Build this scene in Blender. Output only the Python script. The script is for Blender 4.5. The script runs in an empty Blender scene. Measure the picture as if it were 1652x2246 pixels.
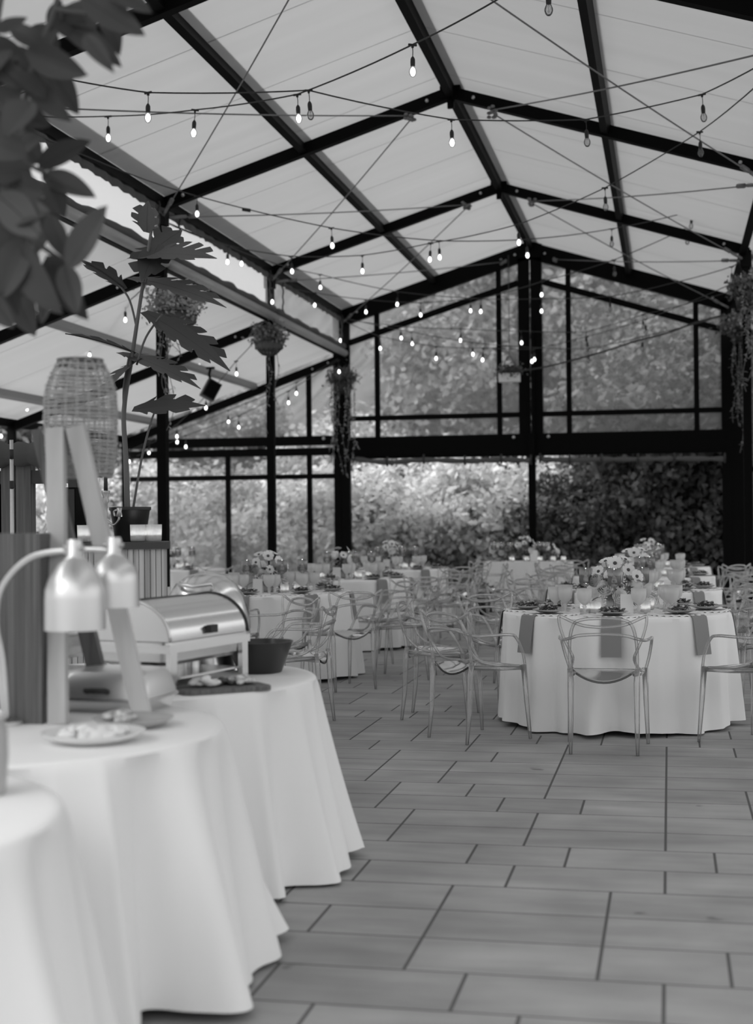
import bpy, math, random
import numpy as np
from mathutils import Vector, Matrix
random.seed(7)
rng = np.random.default_rng(11)
PI = math.pi
SC = bpy.context.scene
COL = SC.collection
def R(d): return math.radians(d)

# ------------------------------------------------------------------ camera frame
YAW, PITCH, ROLL, FPX = 0.20291, 0.006493, -0.00972, 3119.57
CW, CH, CAMZ = 1652, 2246, 1.38
_f = np.array([-math.sin(YAW)*math.cos(PITCH), math.cos(YAW)*math.cos(PITCH), math.sin(PITCH)])
_r0 = np.array([math.cos(YAW), math.sin(YAW), 0.0]); _u0 = np.cross(_r0, _f)
_r = math.cos(ROLL)*_r0+math.sin(ROLL)*_u0; _u = -math.sin(ROLL)*_r0+math.cos(ROLL)*_u0
def at(x, y, Y):
    """the point of the place seen at photo pixel (x, y), Y metres in front of the lens along the nave"""
    d = _f+_r*(x-CW/2)/FPX-_u*(y-CH/2)/FPX
    p = d*(Y/d[1]); return Vector((p[0], p[1], p[2]+CAMZ))
cam = bpy.data.cameras.new('camera'); camo = bpy.data.objects.new('camera', cam); COL.objects.link(camo)
camo.matrix_world = Matrix(((_r[0], _u[0], -_f[0], 0), (_r[1], _u[1], -_f[1], 0), (_r[2], _u[2], -_f[2], CAMZ), (0, 0, 0, 1)))
cam.sensor_fit = 'VERTICAL'; cam.sensor_height = 36; cam.lens = FPX/CH*36
cam.clip_start = .05; cam.clip_end = 300
cam.dof.use_dof = True; cam.dof.focus_distance = 8.75; cam.dof.aperture_fstop = 2.0
SC.camera = camo

# ------------------------------------------------------------------ mesh builder
class MB:
    def __init__(s): s.v = []; s.f = []; s.m = []; s.cur = 0
    def add(s, vs, fs):
        o = len(s.v); s.v += [tuple(v) for v in vs]; s.f += [tuple(i+o for i in f) for f in fs]; s.m += [s.cur]*len(fs); return s
    def box(s, c, d, M=None):
        x, y, z = [k/2 for k in d]; P = [Vector((i*x, j*y, k*z)) for k in (-1, 1) for j in (-1, 1) for i in (-1, 1)]
        if M is not None: P = [M @ p for p in P]
        c = Vector(c); P = [p+c for p in P]
        return s.add(P, [(0, 2, 3, 1), (4, 5, 7, 6), (0, 1, 5, 4), (2, 6, 7, 3), (0, 4, 6, 2), (1, 3, 7, 5)])
    def beam(s, p, q, w, h, up=(0, 0, 1)):
        p = Vector(p); q = Vector(q); d = (q-p).normalized(); a = d.cross(Vector(up)).normalized(); b = a.cross(d)
        P = [e+a*i*w/2+b*j*h/2 for e in (p, q) for i, j in ((-1, -1), (1, -1), (1, 1), (-1, 1))]
        return s.add(P, [(3, 2, 1, 0), (4, 5, 6, 7), (0, 1, 5, 4), (1, 2, 6, 5), (2, 3, 7, 6), (3, 0, 4, 7)])
    def tube(s, pts, r, n=8, closed=False, cap=True):
        P = [Vector(p) for p in pts]; m = len(P); rs = r if isinstance(r, (list, tuple)) else [r]*m
        vs = []; a = None
        for i in range(m):
            if closed: d = P[(i+1) % m]-P[i-1]
            else: d = P[min(i+1, m-1)]-P[max(i-1, 0)]
            d = d.normalized() if d.length > 1e-9 else Vector((0, 0, 1))
            if a is None: a = d.cross(Vector((0, 0, 1)) if abs(d.z) < .9 else Vector((1, 0, 0))).normalized()
            else:
                a = (a-d*a.dot(d)); a = a.normalized() if a.length > 1e-6 else d.orthogonal().normalized()
            b = d.cross(a)
            for k in range(n):
                t = 2*PI*k/n; vs.append(P[i]+(a*math.cos(t)+b*math.sin(t))*rs[i])
        fs = []
        for i in range(m if closed else m-1):
            j = (i+1) % m
            for k in range(n): fs.append((i*n+k, i*n+(k+1) % n, j*n+(k+1) % n, j*n+k))
        if cap and not closed: fs += [tuple(range(n-1, -1, -1)), tuple(range((m-1)*n, m*n))]
        return s.add(vs, fs)
    def lathe(s, prof, n=24, c=(0, 0, 0), M=None, fn=None):
        c = Vector(c); vs = []; fs = []; m = len(prof)
        for i, (r, z) in enumerate(prof):
            for k in range(n):
                t = 2*PI*k/n; rr = r*(fn(t, i) if fn else 1)
                p = Vector((rr*math.cos(t), rr*math.sin(t), z)); vs.append((M @ p if M is not None else p)+c)
        for i in range(m-1):
            for k in range(n): fs.append((i*n+k, i*n+(k+1) % n, (i+1)*n+(k+1) % n, (i+1)*n+k))
        if prof[0][0] > 1e-6: fs.append(tuple(range(n-1, -1, -1)))
        if prof[-1][0] > 1e-6: fs.append(tuple(range((m-1)*n, m*n)))
        return s.add(vs, fs)
    def open_lathe(s, prof, n=24, c=(0, 0, 0), fn=None):
        c = Vector(c); vs = []; fs = []
        for i, (r, z) in enumerate(prof):
            for k in range(n):
                t = 2*PI*k/n; rr = r*(fn(t, i) if fn else 1); vs.append(Vector((rr*math.cos(t), rr*math.sin(t), z))+c)
        for i in range(len(prof)-1):
            for k in range(n): fs.append((i*n+k, i*n+(k+1) % n, (i+1)*n+(k+1) % n, (i+1)*n+k))
        return s.add(vs, fs)
    def grid(s, rows):
        n = len(rows[0]); vs = [p for r in rows for p in r]; fs = []
        for i in range(len(rows)-1):
            for k in range(n-1): fs.append((i*n+k, i*n+k+1, (i+1)*n+k+1, (i+1)*n+k))
        return s.add(vs, fs)
    def build(s, name, mat, parent=None, smooth=False, loc=(0, 0, 0), edge=None):
        me = bpy.data.meshes.new(name); me.from_pydata(s.v, [], s.f)
        mats = mat if isinstance(mat, (list, tuple)) else [mat]
        for m in mats: me.materials.append(m)
        if len(mats) > 1: me.polygons.foreach_set('material_index', s.m)
        if smooth:
            me.polygons.foreach_set('use_smooth', [True]*len(me.polygons))
            if edge: me.set_sharp_from_angle(angle=R(edge))
        me.update()
        o = bpy.data.objects.new(name, me); COL.objects.link(o); o.location = loc
        if parent is not None: o.parent = parent
        return o
def smooth_path(pts, k=6, closed=False):
    """Catmull-Rom through pts"""
    P = [Vector(p) for p in pts]; n = len(P); out = []
    for i in range(n if closed else n-1):
        p0, p1, p2, p3 = (P[(i-1) % n] if closed else P[max(i-1, 0)]), P[i], P[(i+1) % n], (P[(i+2) % n] if closed else P[min(i+2, n-1)])
        for j in range(k):
            t = j/k; out.append(.5*((2*p1)+(p2-p0)*t+(2*p0-5*p1+4*p2-p3)*t*t+(3*p1-p0-3*p2+p3)*t**3))
    if not closed: out.append(P[-1])
    return out
def tag(o, label=None, cat=None, group=None, kind=None):
    for k, v in (('label', label), ('category', cat), ('group', group), ('kind', kind)):
        if v: o[k] = v
    return o
def empty(name, loc, label=None, cat=None, group=None, rz=0, kind=None):
    o = bpy.data.objects.new(name, None); COL.objects.link(o); o.location = loc; o.rotation_euler = (0, 0, rz); o.empty_display_size = .1
    return tag(o, label, cat, group, kind)
def dup(o, loc, rz=0, label=None, group=None, scale=None):
    c = o.copy(); COL.objects.link(c); c.location = loc; c.rotation_euler = (0, 0, rz)
    if scale: c.scale = (scale,)*3 if not isinstance(scale, tuple) else scale
    if label: c['label'] = label
    if group: c['group'] = group
    for ch in KIDS.get(o.name, o.children):
        d = ch.copy(); COL.objects.link(d); d.parent = c
        for g in ch.children:
            e = g.copy(); COL.objects.link(e); e.parent = d
    return c
KIDS = {}
def struct(o): o['kind'] = 'structure'; return o

# ------------------------------------------------------------------ materials
def mat(name, v=.5, rough=.6, metal=0., spec=.5):
    m = bpy.data.materials.new(name); m.use_nodes = True; b = m.node_tree.nodes['Principled BSDF']
    b.inputs['Base Color'].default_value = (v, v, v, 1); b.inputs['Roughness'].default_value = rough
    b.inputs['Metallic'].default_value = metal; b.inputs['Specular IOR Level'].default_value = spec
    return m
def nn(m, t): return m.node_tree.nodes.new(t)
def lk(m, a, b): m.node_tree.links.new(a, b)
def noisy(m, v0, v1, scale=(4, 4, 4), detail=4, coord='Object', lo=.35, hi=.65, sc=1.):
    tc = nn(m, 'ShaderNodeTexCoord'); mp = nn(m, 'ShaderNodeMapping'); mp.inputs['Scale'].default_value = scale
    n = nn(m, 'ShaderNodeTexNoise'); n.inputs['Detail'].default_value = detail; n.inputs['Scale'].default_value = sc
    r = nn(m, 'ShaderNodeMapRange'); r.inputs['From Min'].default_value = lo; r.inputs['From Max'].default_value = hi
    r.inputs['To Min'].default_value = v0; r.inputs['To Max'].default_value = v1
    lk(m, tc.outputs[coord], mp.inputs['Vector']); lk(m, mp.outputs[0], n.inputs['Vector']); lk(m, n.outputs['Fac'], r.inputs['Value'])
    lk(m, r.outputs[0], m.node_tree.nodes['Principled BSDF'].inputs['Base Color']); return m, n, r
def custom(name):
    m = bpy.data.materials.new(name); m.use_nodes = True; nt = m.node_tree; nt.nodes.clear(); o = nt.nodes.new('ShaderNodeOutputMaterial'); return m, nt, o
def glassy(name, mid=.95, edge=.5, gloss=1., white=0., wv=.8, rough=.05, power=2.):
    """clear moulded plastic / glass: see-through in the middle, denser towards the grazing edge, with fresnel highlights"""
    m, nt, o = custom(name); N = nt.nodes.new; L = nt.links.new
    lw = N('ShaderNodeLayerWeight'); lw.inputs['Blend'].default_value = .5
    pw = N('ShaderNodeMath'); pw.operation = 'POWER'; pw.inputs[1].default_value = power; L(lw.outputs['Facing'], pw.inputs[0])
    mr = N('ShaderNodeMapRange'); mr.inputs['To Min'].default_value = mid; mr.inputs['To Max'].default_value = edge; L(pw.outputs[0], mr.inputs['Value'])
    tr = N('ShaderNodeBsdfTransparent'); L(mr.outputs[0], tr.inputs['Color'])
    gl = N('ShaderNodeBsdfGlossy'); gl.inputs['Roughness'].default_value = rough
    fr = N('ShaderNodeFresnel'); fr.inputs['IOR'].default_value = 1.5
    fm = N('ShaderNodeMath'); fm.operation = 'MULTIPLY'; fm.inputs[1].default_value = gloss; L(fr.outputs[0], fm.inputs[0])
    mx = N('ShaderNodeMixShader'); L(fm.outputs[0], mx.inputs[0]); L(tr.outputs[0], mx.inputs[1]); L(gl.outputs[0], mx.inputs[2])
    out = mx
    if white > 0:
        df = N('ShaderNodeBsdfDiffuse'); df.inputs['Color'].default_value = (wv, wv, wv, 1)
        tl = N('ShaderNodeBsdfTranslucent'); tl.inputs['Color'].default_value = (wv, wv, wv, 1)
        a = N('ShaderNodeMixShader'); a.inputs[0].default_value = .5; L(df.outputs[0], a.inputs[1]); L(tl.outputs[0], a.inputs[2])
        b = N('ShaderNodeMixShader'); b.inputs[0].default_value = white; L(mx.outputs[0], b.inputs[1]); L(a.outputs[0], b.inputs[2]); out = b
    L(out.outputs[0], o.inputs['Surface']); return m
def emis(name, s):
    m, nt, o = custom(name); e = nt.nodes.new('ShaderNodeEmission'); e.inputs['Strength'].default_value = s; nt.links.new(e.outputs[0], o.inputs['Surface']); return m
def leafm(name, v, tr=.35, var=.5, rough=.5):
    """leaf: diffuse with some light coming through, tone varying from plant to plant and leaf to leaf"""
    m, nt, o = custom(name); N = nt.nodes.new; L = nt.links.new
    g = N('ShaderNodeNewGeometry'); oi = N('ShaderNodeObjectInfo')
    ad = N('ShaderNodeMath'); ad.operation = 'ADD'; L(g.outputs['Random Per Island'], ad.inputs[0]); L(oi.outputs['Random'], ad.inputs[1])
    mr = N('ShaderNodeMapRange'); mr.inputs['From Max'].default_value = 2; mr.inputs['To Min'].default_value = v*(1-var); mr.inputs['To Max'].default_value = v*(1+var); L(ad.outputs[0], mr.inputs['Value'])
    p = N('ShaderNodeBsdfPrincipled'); p.inputs['Roughness'].default_value = rough; p.inputs['Specular IOR Level'].default_value = .25; L(mr.outputs[0], p.inputs['Base Color'])
    t = N('ShaderNodeBsdfTranslucent'); L(mr.outputs[0], t.inputs['Color'])
    x = N('ShaderNodeMixShader'); x.inputs[0].default_value = tr; L(p.outputs[0], x.inputs[1]); L(t.outputs[0], x.inputs[2]); L(x.outputs[0], o.inputs['Surface']); return m
M = {}
M['steel'] = mat('black_steel', .003, .55, 0, .06)
M['bolt'] = mat('bolt_steel', .45, .35, 1.)
M['alu'] = mat('grey_aluminium', .24, .5, .3)
M['cloth'] = mat('white_linen', .87, .9, 0, .1)
M['napkin'] = mat('grey_napkin', .27, .95, 0, .1)
M['chair'] = glassy('clear_polycarbonate', .98, .69, 3.0, .18, 1., .10, 4.)
M['rim'] = glassy('seat_edge', .5, .2, 1.0, .03, .8, .06, 1.5)  # darker tint stands for the band that refraction makes along the seat edge
M['seat'] = glassy('clear_seat', .95, .7, .9, .10, .8, .08, 3)
M['goblet'] = glassy('pressed_glass', .97, .85, 1., .55, .97, .1, 4)  # milky mix stands for bright surroundings refracted in the glass
M['glass'] = glassy('clear_glass', .97, .6, 1., .08, .9, .05, 3)
M['bulbglass'] = glassy('bulb_glass', .93, .5, 1., .06)
M['bulblit'] = emis('lit_bulb', 5.)
M['filament'] = mat('filament', .25, .4, 1)
M['flame'] = emis('flame', 25.)
M['wax'] = mat('white_wax', .8, .6)
M['rubber'] = mat('dark_rubber', .02, .6)
M['wire'] = mat('black_wire', .03, .6)
M['cable'] = mat('galvanised_cable', .20, .5, .4)
M['chrome'] = mat('polished_steel', .80, .22, 1.)
M['brush'] = mat('brushed_aluminium', .72, .38, 1.)
M['plate'] = mat('grey_stoneware', .42, .35)
M['white'] = mat('white_card', .78, .8)
M['china'] = mat('white_china', .75, .3)
M['disc'] = mat('dark_flower_disc', .08, .9)
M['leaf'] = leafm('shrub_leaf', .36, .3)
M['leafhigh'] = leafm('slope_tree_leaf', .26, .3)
M['leafhigh2'] = leafm('sunlit_tree_leaf', .44, .3)  # sun on the upper left trees, put into a paler leaf colour
M['leafsunlit'] = leafm('sunlit_shrub_leaf', .64, .35, .4)  # sunlight on the left shrubs is put into this leaf colour
M['leafdark'] = leafm('dark_and_shaded_leaf', .13, .25, .7)  # shade right of the opening put into the tone; dark plants share it
M['leaffg'] = leafm('broad_leaf', .10, .25, .45)
M['monstera'] = leafm('monstera_leaf', .085, .2, .3)
M['green'] = leafm('table_greens', .15, .2, .7)
M['petal'] = leafm('white_petal', .94, .55, .04, .8)
M['petal2'] = leafm('grey_petal', .5, .4, .06, .8)
M['bark'] = mat('bark', .10, .9)
M['palebark'] = mat('pale_bark', .26, .9)
M['pot'] = mat('dark_pot', .012, .5)
M['stem'] = leafm('stem', .14, .0, .2)
M['rattan'] = mat('rattan', .42, .7)
M['palewood'] = noisy(mat('pale_wood', .5, .6), .40, .56, (9, 9, 1.2))[0]
M['darkwood'] = mat('dark_wood', .05, .6)
M['greywood'] = noisy(mat('grey_wood', .12, .7), .085, .16, (60, 60, 1.5))[0]
M['slat'] = noisy(mat('weathered_slats', .3, .7), .34, .60, (40, 40, 1.))[0]
M['soil'] = mat('soil', .06, .95)
M['liner'] = mat('coir_basket', .10, .9)
M['food'] = noisy(mat('food', .4, .6), .2, .75, (40, 40, 40))[0]
M['canvas'] = mat('rolled_canvas', .10, .9)
M['joint'] = mat('sand_joint', .085, .95)
M['hill'] = noisy(mat('undergrowth', .08, .95), .04, .12, (1, 1, 1))[0]
M['darkbowl'] = mat('dark_bowl', .03, .3)
M['canvas2'] = mat('grey_canvas', .09, .95)

# paver material: tone per paver and soft streaks along the grain
mp = mat('concrete_paver', .3, .62, 0, .35); nt = mp.node_tree
at_ = nn(mp, 'ShaderNodeAttribute'); at_.attribute_name = 'tone'
_, n1, r1 = noisy(mp, .84, 1.16, (1.5, 7, 1), 6, 'Object', .3, .7)
tc2 = nn(mp, 'ShaderNodeTexCoord'); n2 = nn(mp, 'ShaderNodeTexNoise'); n2.inputs['Scale'].default_value = 2.3; n2.inputs['Detail'].default_value = 5
lk(mp, tc2.outputs['Object'], n2.inputs['Vector'])
r2 = nn(mp, 'ShaderNodeMapRange'); r2.inputs['From Min'].default_value = .3; r2.inputs['From Max'].default_value = .7; r2.inputs['To Min'].default_value = .85; r2.inputs['To Max'].default_value = 1.15; lk(mp, n2.outputs['Fac'], r2.inputs['Value'])
m1 = nn(mp, 'ShaderNodeMath'); m1.operation = 'MULTIPLY'; lk(mp, r1.outputs[0], m1.inputs[0]); lk(mp, at_.outputs['Fac'], m1.inputs[1])
m2 = nn(mp, 'ShaderNodeMath'); m2.operation = 'MULTIPLY'; lk(mp, m1.outputs[0], m2.inputs[0]); lk(mp, r2.outputs[0], m2.inputs[1])
# dark oil spots
v3 = nn(mp, 'ShaderNodeTexNoise'); v3.inputs['Scale'].default_value = 3.1; v3.inputs['Detail'].default_value = 3; lk(mp, tc2.outputs['Object'], v3.inputs['Vector'])
r3 = nn(mp, 'ShaderNodeMapRange'); r3.inputs['From Min'].default_value = .70; r3.inputs['From Max'].default_value = .74; r3.inputs['To Min'].default_value = 1; r3.inputs['To Max'].default_value = .45; lk(mp, v3.outputs['Fac'], r3.inputs['Value'])
m3 = nn(mp, 'ShaderNodeMath'); m3.operation = 'MULTIPLY'; lk(mp, m2.outputs[0], m3.inputs[0]); lk(mp, r3.outputs[0], m3.inputs[1])
lk(mp, m3.outputs[0], nt.nodes['Principled BSDF'].inputs['Base Color'])
M['paver'] = mp
# roof membrane: light comes through from the sky, faint seams parallel to the rafters
def membrane(name, t, d):
    m, nt, o = custom(name); N = nt.nodes.new; L = nt.links.new
    tc = N('ShaderNodeTexCoord'); sx = N('ShaderNodeSeparateXYZ'); L(tc.outputs['Object'], sx.inputs[0])
    w = N('ShaderNodeMath'); w.operation = 'FRACT'; dv = N('ShaderNodeMath'); dv.operation = 'DIVIDE'; dv.inputs[1].default_value = 1.475; L(sx.outputs['Y'], dv.inputs[0]); L(dv.outputs[0], w.inputs[0])
    lt = N('ShaderNodeMath'); lt.operation = 'LESS_THAN'; lt.inputs[1].default_value = .013; L(w.outputs[0], lt.inputs[0])
    mp_ = N('ShaderNodeMapping'); mp_.inputs['Scale'].default_value = (.25, 5, .25); L(tc.outputs['Object'], mp_.inputs[0])
    nz = N('ShaderNodeTexNoise'); nz.inputs['Scale'].default_value = 1; nz.inputs['Detail'].default_value = 5; L(mp_.outputs[0], nz.inputs['Vector'])
    mr = N('ShaderNodeMapRange'); mr.inputs['From Min'].default_value = .3; mr.inputs['From Max'].default_value = .7; mr.inputs['To Min'].default_value = t*.955; mr.inputs['To Max'].default_value = t*1.045; L(nz.outputs['Fac'], mr.inputs['Value'])
    sm = N('ShaderNodeMath'); sm.operation = 'MULTIPLY_ADD'; sm.inputs[1].default_value = -t*.5; L(lt.outputs[0], sm.inputs[0]); L(mr.outputs[0], sm.inputs[2])
    tl = N('ShaderNodeBsdfTranslucent'); L(sm.outputs[0], tl.inputs['Color'])
    df = N('ShaderNodeBsdfDiffuse'); df.inputs['Color'].default_value = (d, d, d, 1)
    ad = N('ShaderNodeAddShader'); L(tl.outputs[0], ad.inputs[0]); L(df.outputs[0], ad.inputs[1]); L(ad.outputs[0], o.inputs['Surface']); return m
M['roof'] = membrane('roof_membrane', .118, .30)
M['keder'] = membrane('double_fabric', .42, .1)
M['rollvinyl'] = glassy('rolled_vinyl', .8, .6, .8, .75, .72, .2)
# clouded clear vinyl
def vinyl(name, fac, wv, tint=1.):
    m, nt, o = custom(name); N = nt.nodes.new; L = nt.links.new
    tc = N('ShaderNodeTexCoord'); nz = N('ShaderNodeTexNoise'); nz.inputs['Scale'].default_value = 1.2; nz.inputs['Detail'].default_value = 4; L(tc.outputs['Object'], nz.inputs['Vector'])
    mr = N('ShaderNodeMapRange'); mr.inputs['From Min'].default_value = .3; mr.inputs['From Max'].default_value = .7; mr.inputs['To Min'].default_value = fac*.8; mr.inputs['To Max'].default_value = fac*1.2; L(nz.outputs['Fac'], mr.inputs['Value'])
    tr = N('ShaderNodeBsdfTransparent'); tr.inputs['Color'].default_value = (tint, tint, tint, 1)
    tl = N('ShaderNodeBsdfTranslucent'); tl.inputs['Color'].default_value = (wv, wv, wv, 1)
    df = N('ShaderNodeBsdfDiffuse'); df.inputs['Color'].default_value = (wv, wv, wv, 1)
    a = N('ShaderNodeMixShader'); a.inputs[0].default_value = .5; L(tl.outputs[0], a.inputs[1]); L(df.outputs[0], a.inputs[2])
    x = N('ShaderNodeMixShader'); L(mr.outputs[0], x.inputs[0]); L(tr.outputs[0], x.inputs[1]); L(a.outputs[0], x.inputs[2]); L(x.outputs[0], o.inputs['Surface']); return m
M['vinyl'] = vinyl('clouded_vinyl', .31, .62, .95)
M['vinylclear'] = vinyl('clear_vinyl', .16, .8, .78)

# ------------------------------------------------------------------ light
W = bpy.data.worlds.new('overcast_sky'); SC.world = W; W.use_nodes = True
wn = W.node_tree.nodes; wl = W.node_tree.links
tcw = wn.new('ShaderNodeTexCoord'); sw = wn.new('ShaderNodeSeparateXYZ'); wl.new(tcw.outputs['Generated'], sw.inputs[0])
mrw = wn.new('ShaderNodeMapRange'); mrw.inputs['From Min'].default_value = -.1; mrw.inputs['From Max'].default_value = .9; mrw.inputs['To Min'].default_value = .34; mrw.inputs['To Max'].default_value = 1.3; wl.new(sw.outputs['Z'], mrw.inputs['Value'])
wn['Background'].inputs['Strength'].default_value = 1.5; wl.new(mrw.outputs[0], wn['Background'].inputs['Color'])
sun = bpy.data.lights.new('soft_sun', 'SUN'); sun.energy = 4.0; sun.angle = 1.0
suno = bpy.data.objects.new('soft_sun', sun); COL.objects.link(suno)
suno.rotation_euler = Vector((.62, .42, -.75)).to_track_quat('-Z', 'Y').to_euler()
SC.view_settings.view_transform = 'Standard'; SC.view_settings.look = 'None'; SC.view_settings.gamma = 1; SC.view_settings.use_curve_mapping = False
SC.view_settings.exposure = 0.24
SC.cycles.transparent_max_bounces = 40; SC.cycles.max_bounces = 8; SC.cycles.diffuse_bounces = 5; SC.cycles.glossy_bounces = 3; SC.cycles.transmission_bounces = 6
SC.cycles.use_denoising = True; SC.cycles.sample_clamp_indirect = 4.; SC.cycles.caustics_reflective = False; SC.cycles.caustics_refractive = False

# ================================================================== THE SETTING
RX, RZ = -2.2486, 5.966                   # ridge
LX, EZ, GX = -5.539, 4.941, 1.036         # left eave, eave height, right eave
FY = [-2.7, 1.75, 6.2, 10.66, 15.10, 19.53, 24.0]
AX, AZ0, AZ1 = -9.52, 4.27, 2.88          # lower aisle roof on the left
# floor of pavers
cx, cy = .1965, .172
X0, NX, Y0, NY = -11.82, 78, 1.9, 131
occ = np.zeros((NX, NY), bool); pav = []
for j in range(NY):
    for i in range(NX):
        if occ[i, j]: continue
        opts = [(3, 2), (3, 2), (3, 2), (2, 2), (2, 2), (3, 2)]; random.shuffle(opts); opts += [(2, 2), (3, 1), (2, 1), (1, 2), (1, 1)]
        for a, b in opts:
            if i+a <= NX and j+b <= NY and not occ[i:i+a, j:j+b].any():
                if a*b < 4 and False: continue
                occ[i:i+a, j:j+b] = True; pav.append((i, j, a, b)); break
fl = MB(); tones = []
for i, j, a, b in pav:
    g = .0032; x0, x1, y0, y1 = X0+i*cx+g, X0+(i+a)*cx-g, Y0+j*cy+g, Y0+(j+b)*cy-g; e = .003
    fl.add([(x0, y0, -.03), (x1, y0, -.03), (x1, y1, -.03), (x0, y1, -.03), (x0, y0, -.004), (x1, y0, -.004), (x1, y1, -.004), (x0, y1, -.004), (x0+e, y0+e, 0), (x1-e, y0+e, 0), (x1-e, y1-e, 0), (x0+e, y1-e, 0)],
           [(0, 1, 5, 4), (1, 2, 6, 5), (2, 3, 7, 6), (3, 0, 4, 7), (4, 5, 9, 8), (5, 6, 10, 9), (6, 7, 11, 10), (7, 4, 8, 11), (8, 9, 10, 11)])
    tones += [.32*random.uniform(.88, 1.10)]*9
fl.cur = 1
fl.add([(X0-.5, -6, -.0008), (X0+NX*cx+.5, -6, -.0008), (X0+NX*cx+.5, Y0+NY*cy+.1, -.0008), (X0-.5, Y0+NY*cy+.1, -.0008)], [(0, 1, 2, 3)]); tones += [.05]
fo = fl.build('floor', [M['paver'], M['joint']]); struct(fo)
ta = fo.data.attributes.new('tone', 'FLOAT', 'FACE'); ta.data.foreach_set('value', tones)

# roof membranes
def slope(name, xa, za, xb, zb, y0, y1, m, ny=40):
    mb = MB(); rows = []
    for j in range(ny+1):
        y = y0+(y1-y0)*j/ny
        rows.append([(xa+(xb-xa)*k/6, y, za+(zb-za)*k/6) for k in range(7)])
    mb.grid(rows); return struct(mb.build(name, m))
sl = (RZ-EZ)/(RX-LX)
up = .105
slope('ceiling', LX-.12, EZ-.12*sl+up, RX, RZ+up, -1.0, 24.15, M['roof'])
slope('ceiling', GX+.12, EZ-.12*sl+up, RX, RZ+up, -1.0, 24.15, M['roof'])
asl = (AZ0-AZ1)/(LX-.06-AX)
slope('ceiling', AX-.1, AZ1-.1*asl+up, LX-.06, AZ0+up-.01, -1.0, 24.15, M['roof'])
slope('ceiling', GX+.06, AZ0+up-.01, GX+2.6, AZ1+.45+up, -1.0, 24.15, M['roof'])  # unseen right aisle roof, added and sized to trim light from the right

def bolts(parent, pts, r=.02):
    for p in pts:
        b = MB(); b.lathe([(r, 0), (r, .012), (r*.6, .02), (0, .022)], 8, (0, 0, 0), Matrix.Rotation(PI/2, 3, 'X'))
        b.build('bolt', M['bolt'], parent, True, p)
def rafter_frame(y, w=.10, h=.125, name='roof_rafter'):
    for xa, xb in ((LX, RX), (GX, RX)):
        b = MB(); b.beam((xa, y, EZ), (xb, y, RZ), w, h)
        o = struct(b.build(name, M['steel']))
        s = 1 if xa < xb else -1
        bolts(o, [(RX-s*.25, y-w/2-.001, RZ-.25*sl), (xa+s*.28, y-w/2-.001, EZ+.28*sl)], .022)
    b = MB(); b.box((RX, y, RZ+.005), (.22, w+.02, .13)); b.box((RX, y, RZ-.11), (.07, .05, .1)); struct(b.build('ridge_plate', M['steel']))
for y in FY[:-1]: rafter_frame(y)
for y in FY:                                                                # columns of the nave
    for x, w in ((LX, .105), (GX, .11)):
        if y < 3: continue
        b = MB(); b.box((x, y, EZ/2), (w, w, EZ+.05)); b.box((x, y, EZ-.12), (w*1.35, w*1.35, .22)); b.box((x, y, .01), (.24, .24, .02))
        o = struct(b.build('steel_column', M['steel']))
        bolts(o, [(x, y-w/2-.002, EZ-.55), (x, y-w/2-.002, EZ-.9)], .018)
    b = MB(); b.beam((LX, y, AZ0-.06), (AX, y, AZ1-.06), .09, .13)
    o = struct(b.build('aisle_rafter', M['steel'])); bolts(o, [(LX-.22, y-.047, AZ0-.06-.22*asl), (LX-.5, y-.047, AZ0-.06-.5*asl)], .02)
    b = MB(); b.box((AX, y, AZ1/2), (.1, .1, AZ1+.05)); struct(b.build('aisle_column', M['steel']))
def purlin(x, z, w, h, name, matn='steel', flap=.10, rot=0., y0=-1., y1=24.0, dz=.094):
    b = MB(); b.box((x, (y0+y1)/2, z), (w, y1-y0, h), Matrix.Rotation(rot, 3, 'Y')); o = struct(b.build(name, M[matn]))
    if flap:
        b = MB(); s = -math.tan(rot); xx = x+(w/2+flap/2)
        b.box((x+(w/2+flap/2-.055), (y0+y1)/2, z+dz+s*(w/2+flap/2-.055)), (flap, y1-y0, .004), Matrix.Rotation(rot, 3, 'Y')); b.build('keder_flap', M['keder'], o)
    return o
rl = -math.atan(sl); rr_ = math.atan(sl)
purlin((LX+RX)/2, (EZ+RZ)/2+.02, .075, .12, 'roof_purlin', rot=rl)
purlin((GX+RX)/2, (EZ+RZ)/2+.02, .075, .12, 'roof_purlin', rot=rr_)
purlin(RX, RZ+.015, .085, .13, 'ridge_beam', flap=0)
b = MB(); b.box((RX+.075, 10.5, RZ+.112-.075*sl), (.125, 27, .006), Matrix.Rotation(rr_, 3, 'Y')); struct(b.build('ridge_flap', M['keder']))
purlin(LX+.02, EZ+.01, .10, .14, 'eave_beam', flap=.21, rot=rl, dz=.112)
purlin(GX-.02, EZ+.01, .10, .14, 'eave_beam', flap=0, rot=rr_)
purlin(-7.09, 3.76-.0, .09, .10, 'aisle_purlin', 'alu', 0, -math.atan(asl))
purlin(-8.83, 3.16, .09, .10, 'aisle_purlin', 'alu', 0, -math.atan(asl))
purlin(AX, AZ1, .1, .12, 'aisle_eave_beam', 'steel', 0)
purlin(LX-.02, AZ0+.02, .08, .09, 'aisle_top_beam', 'steel', 0)
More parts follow.
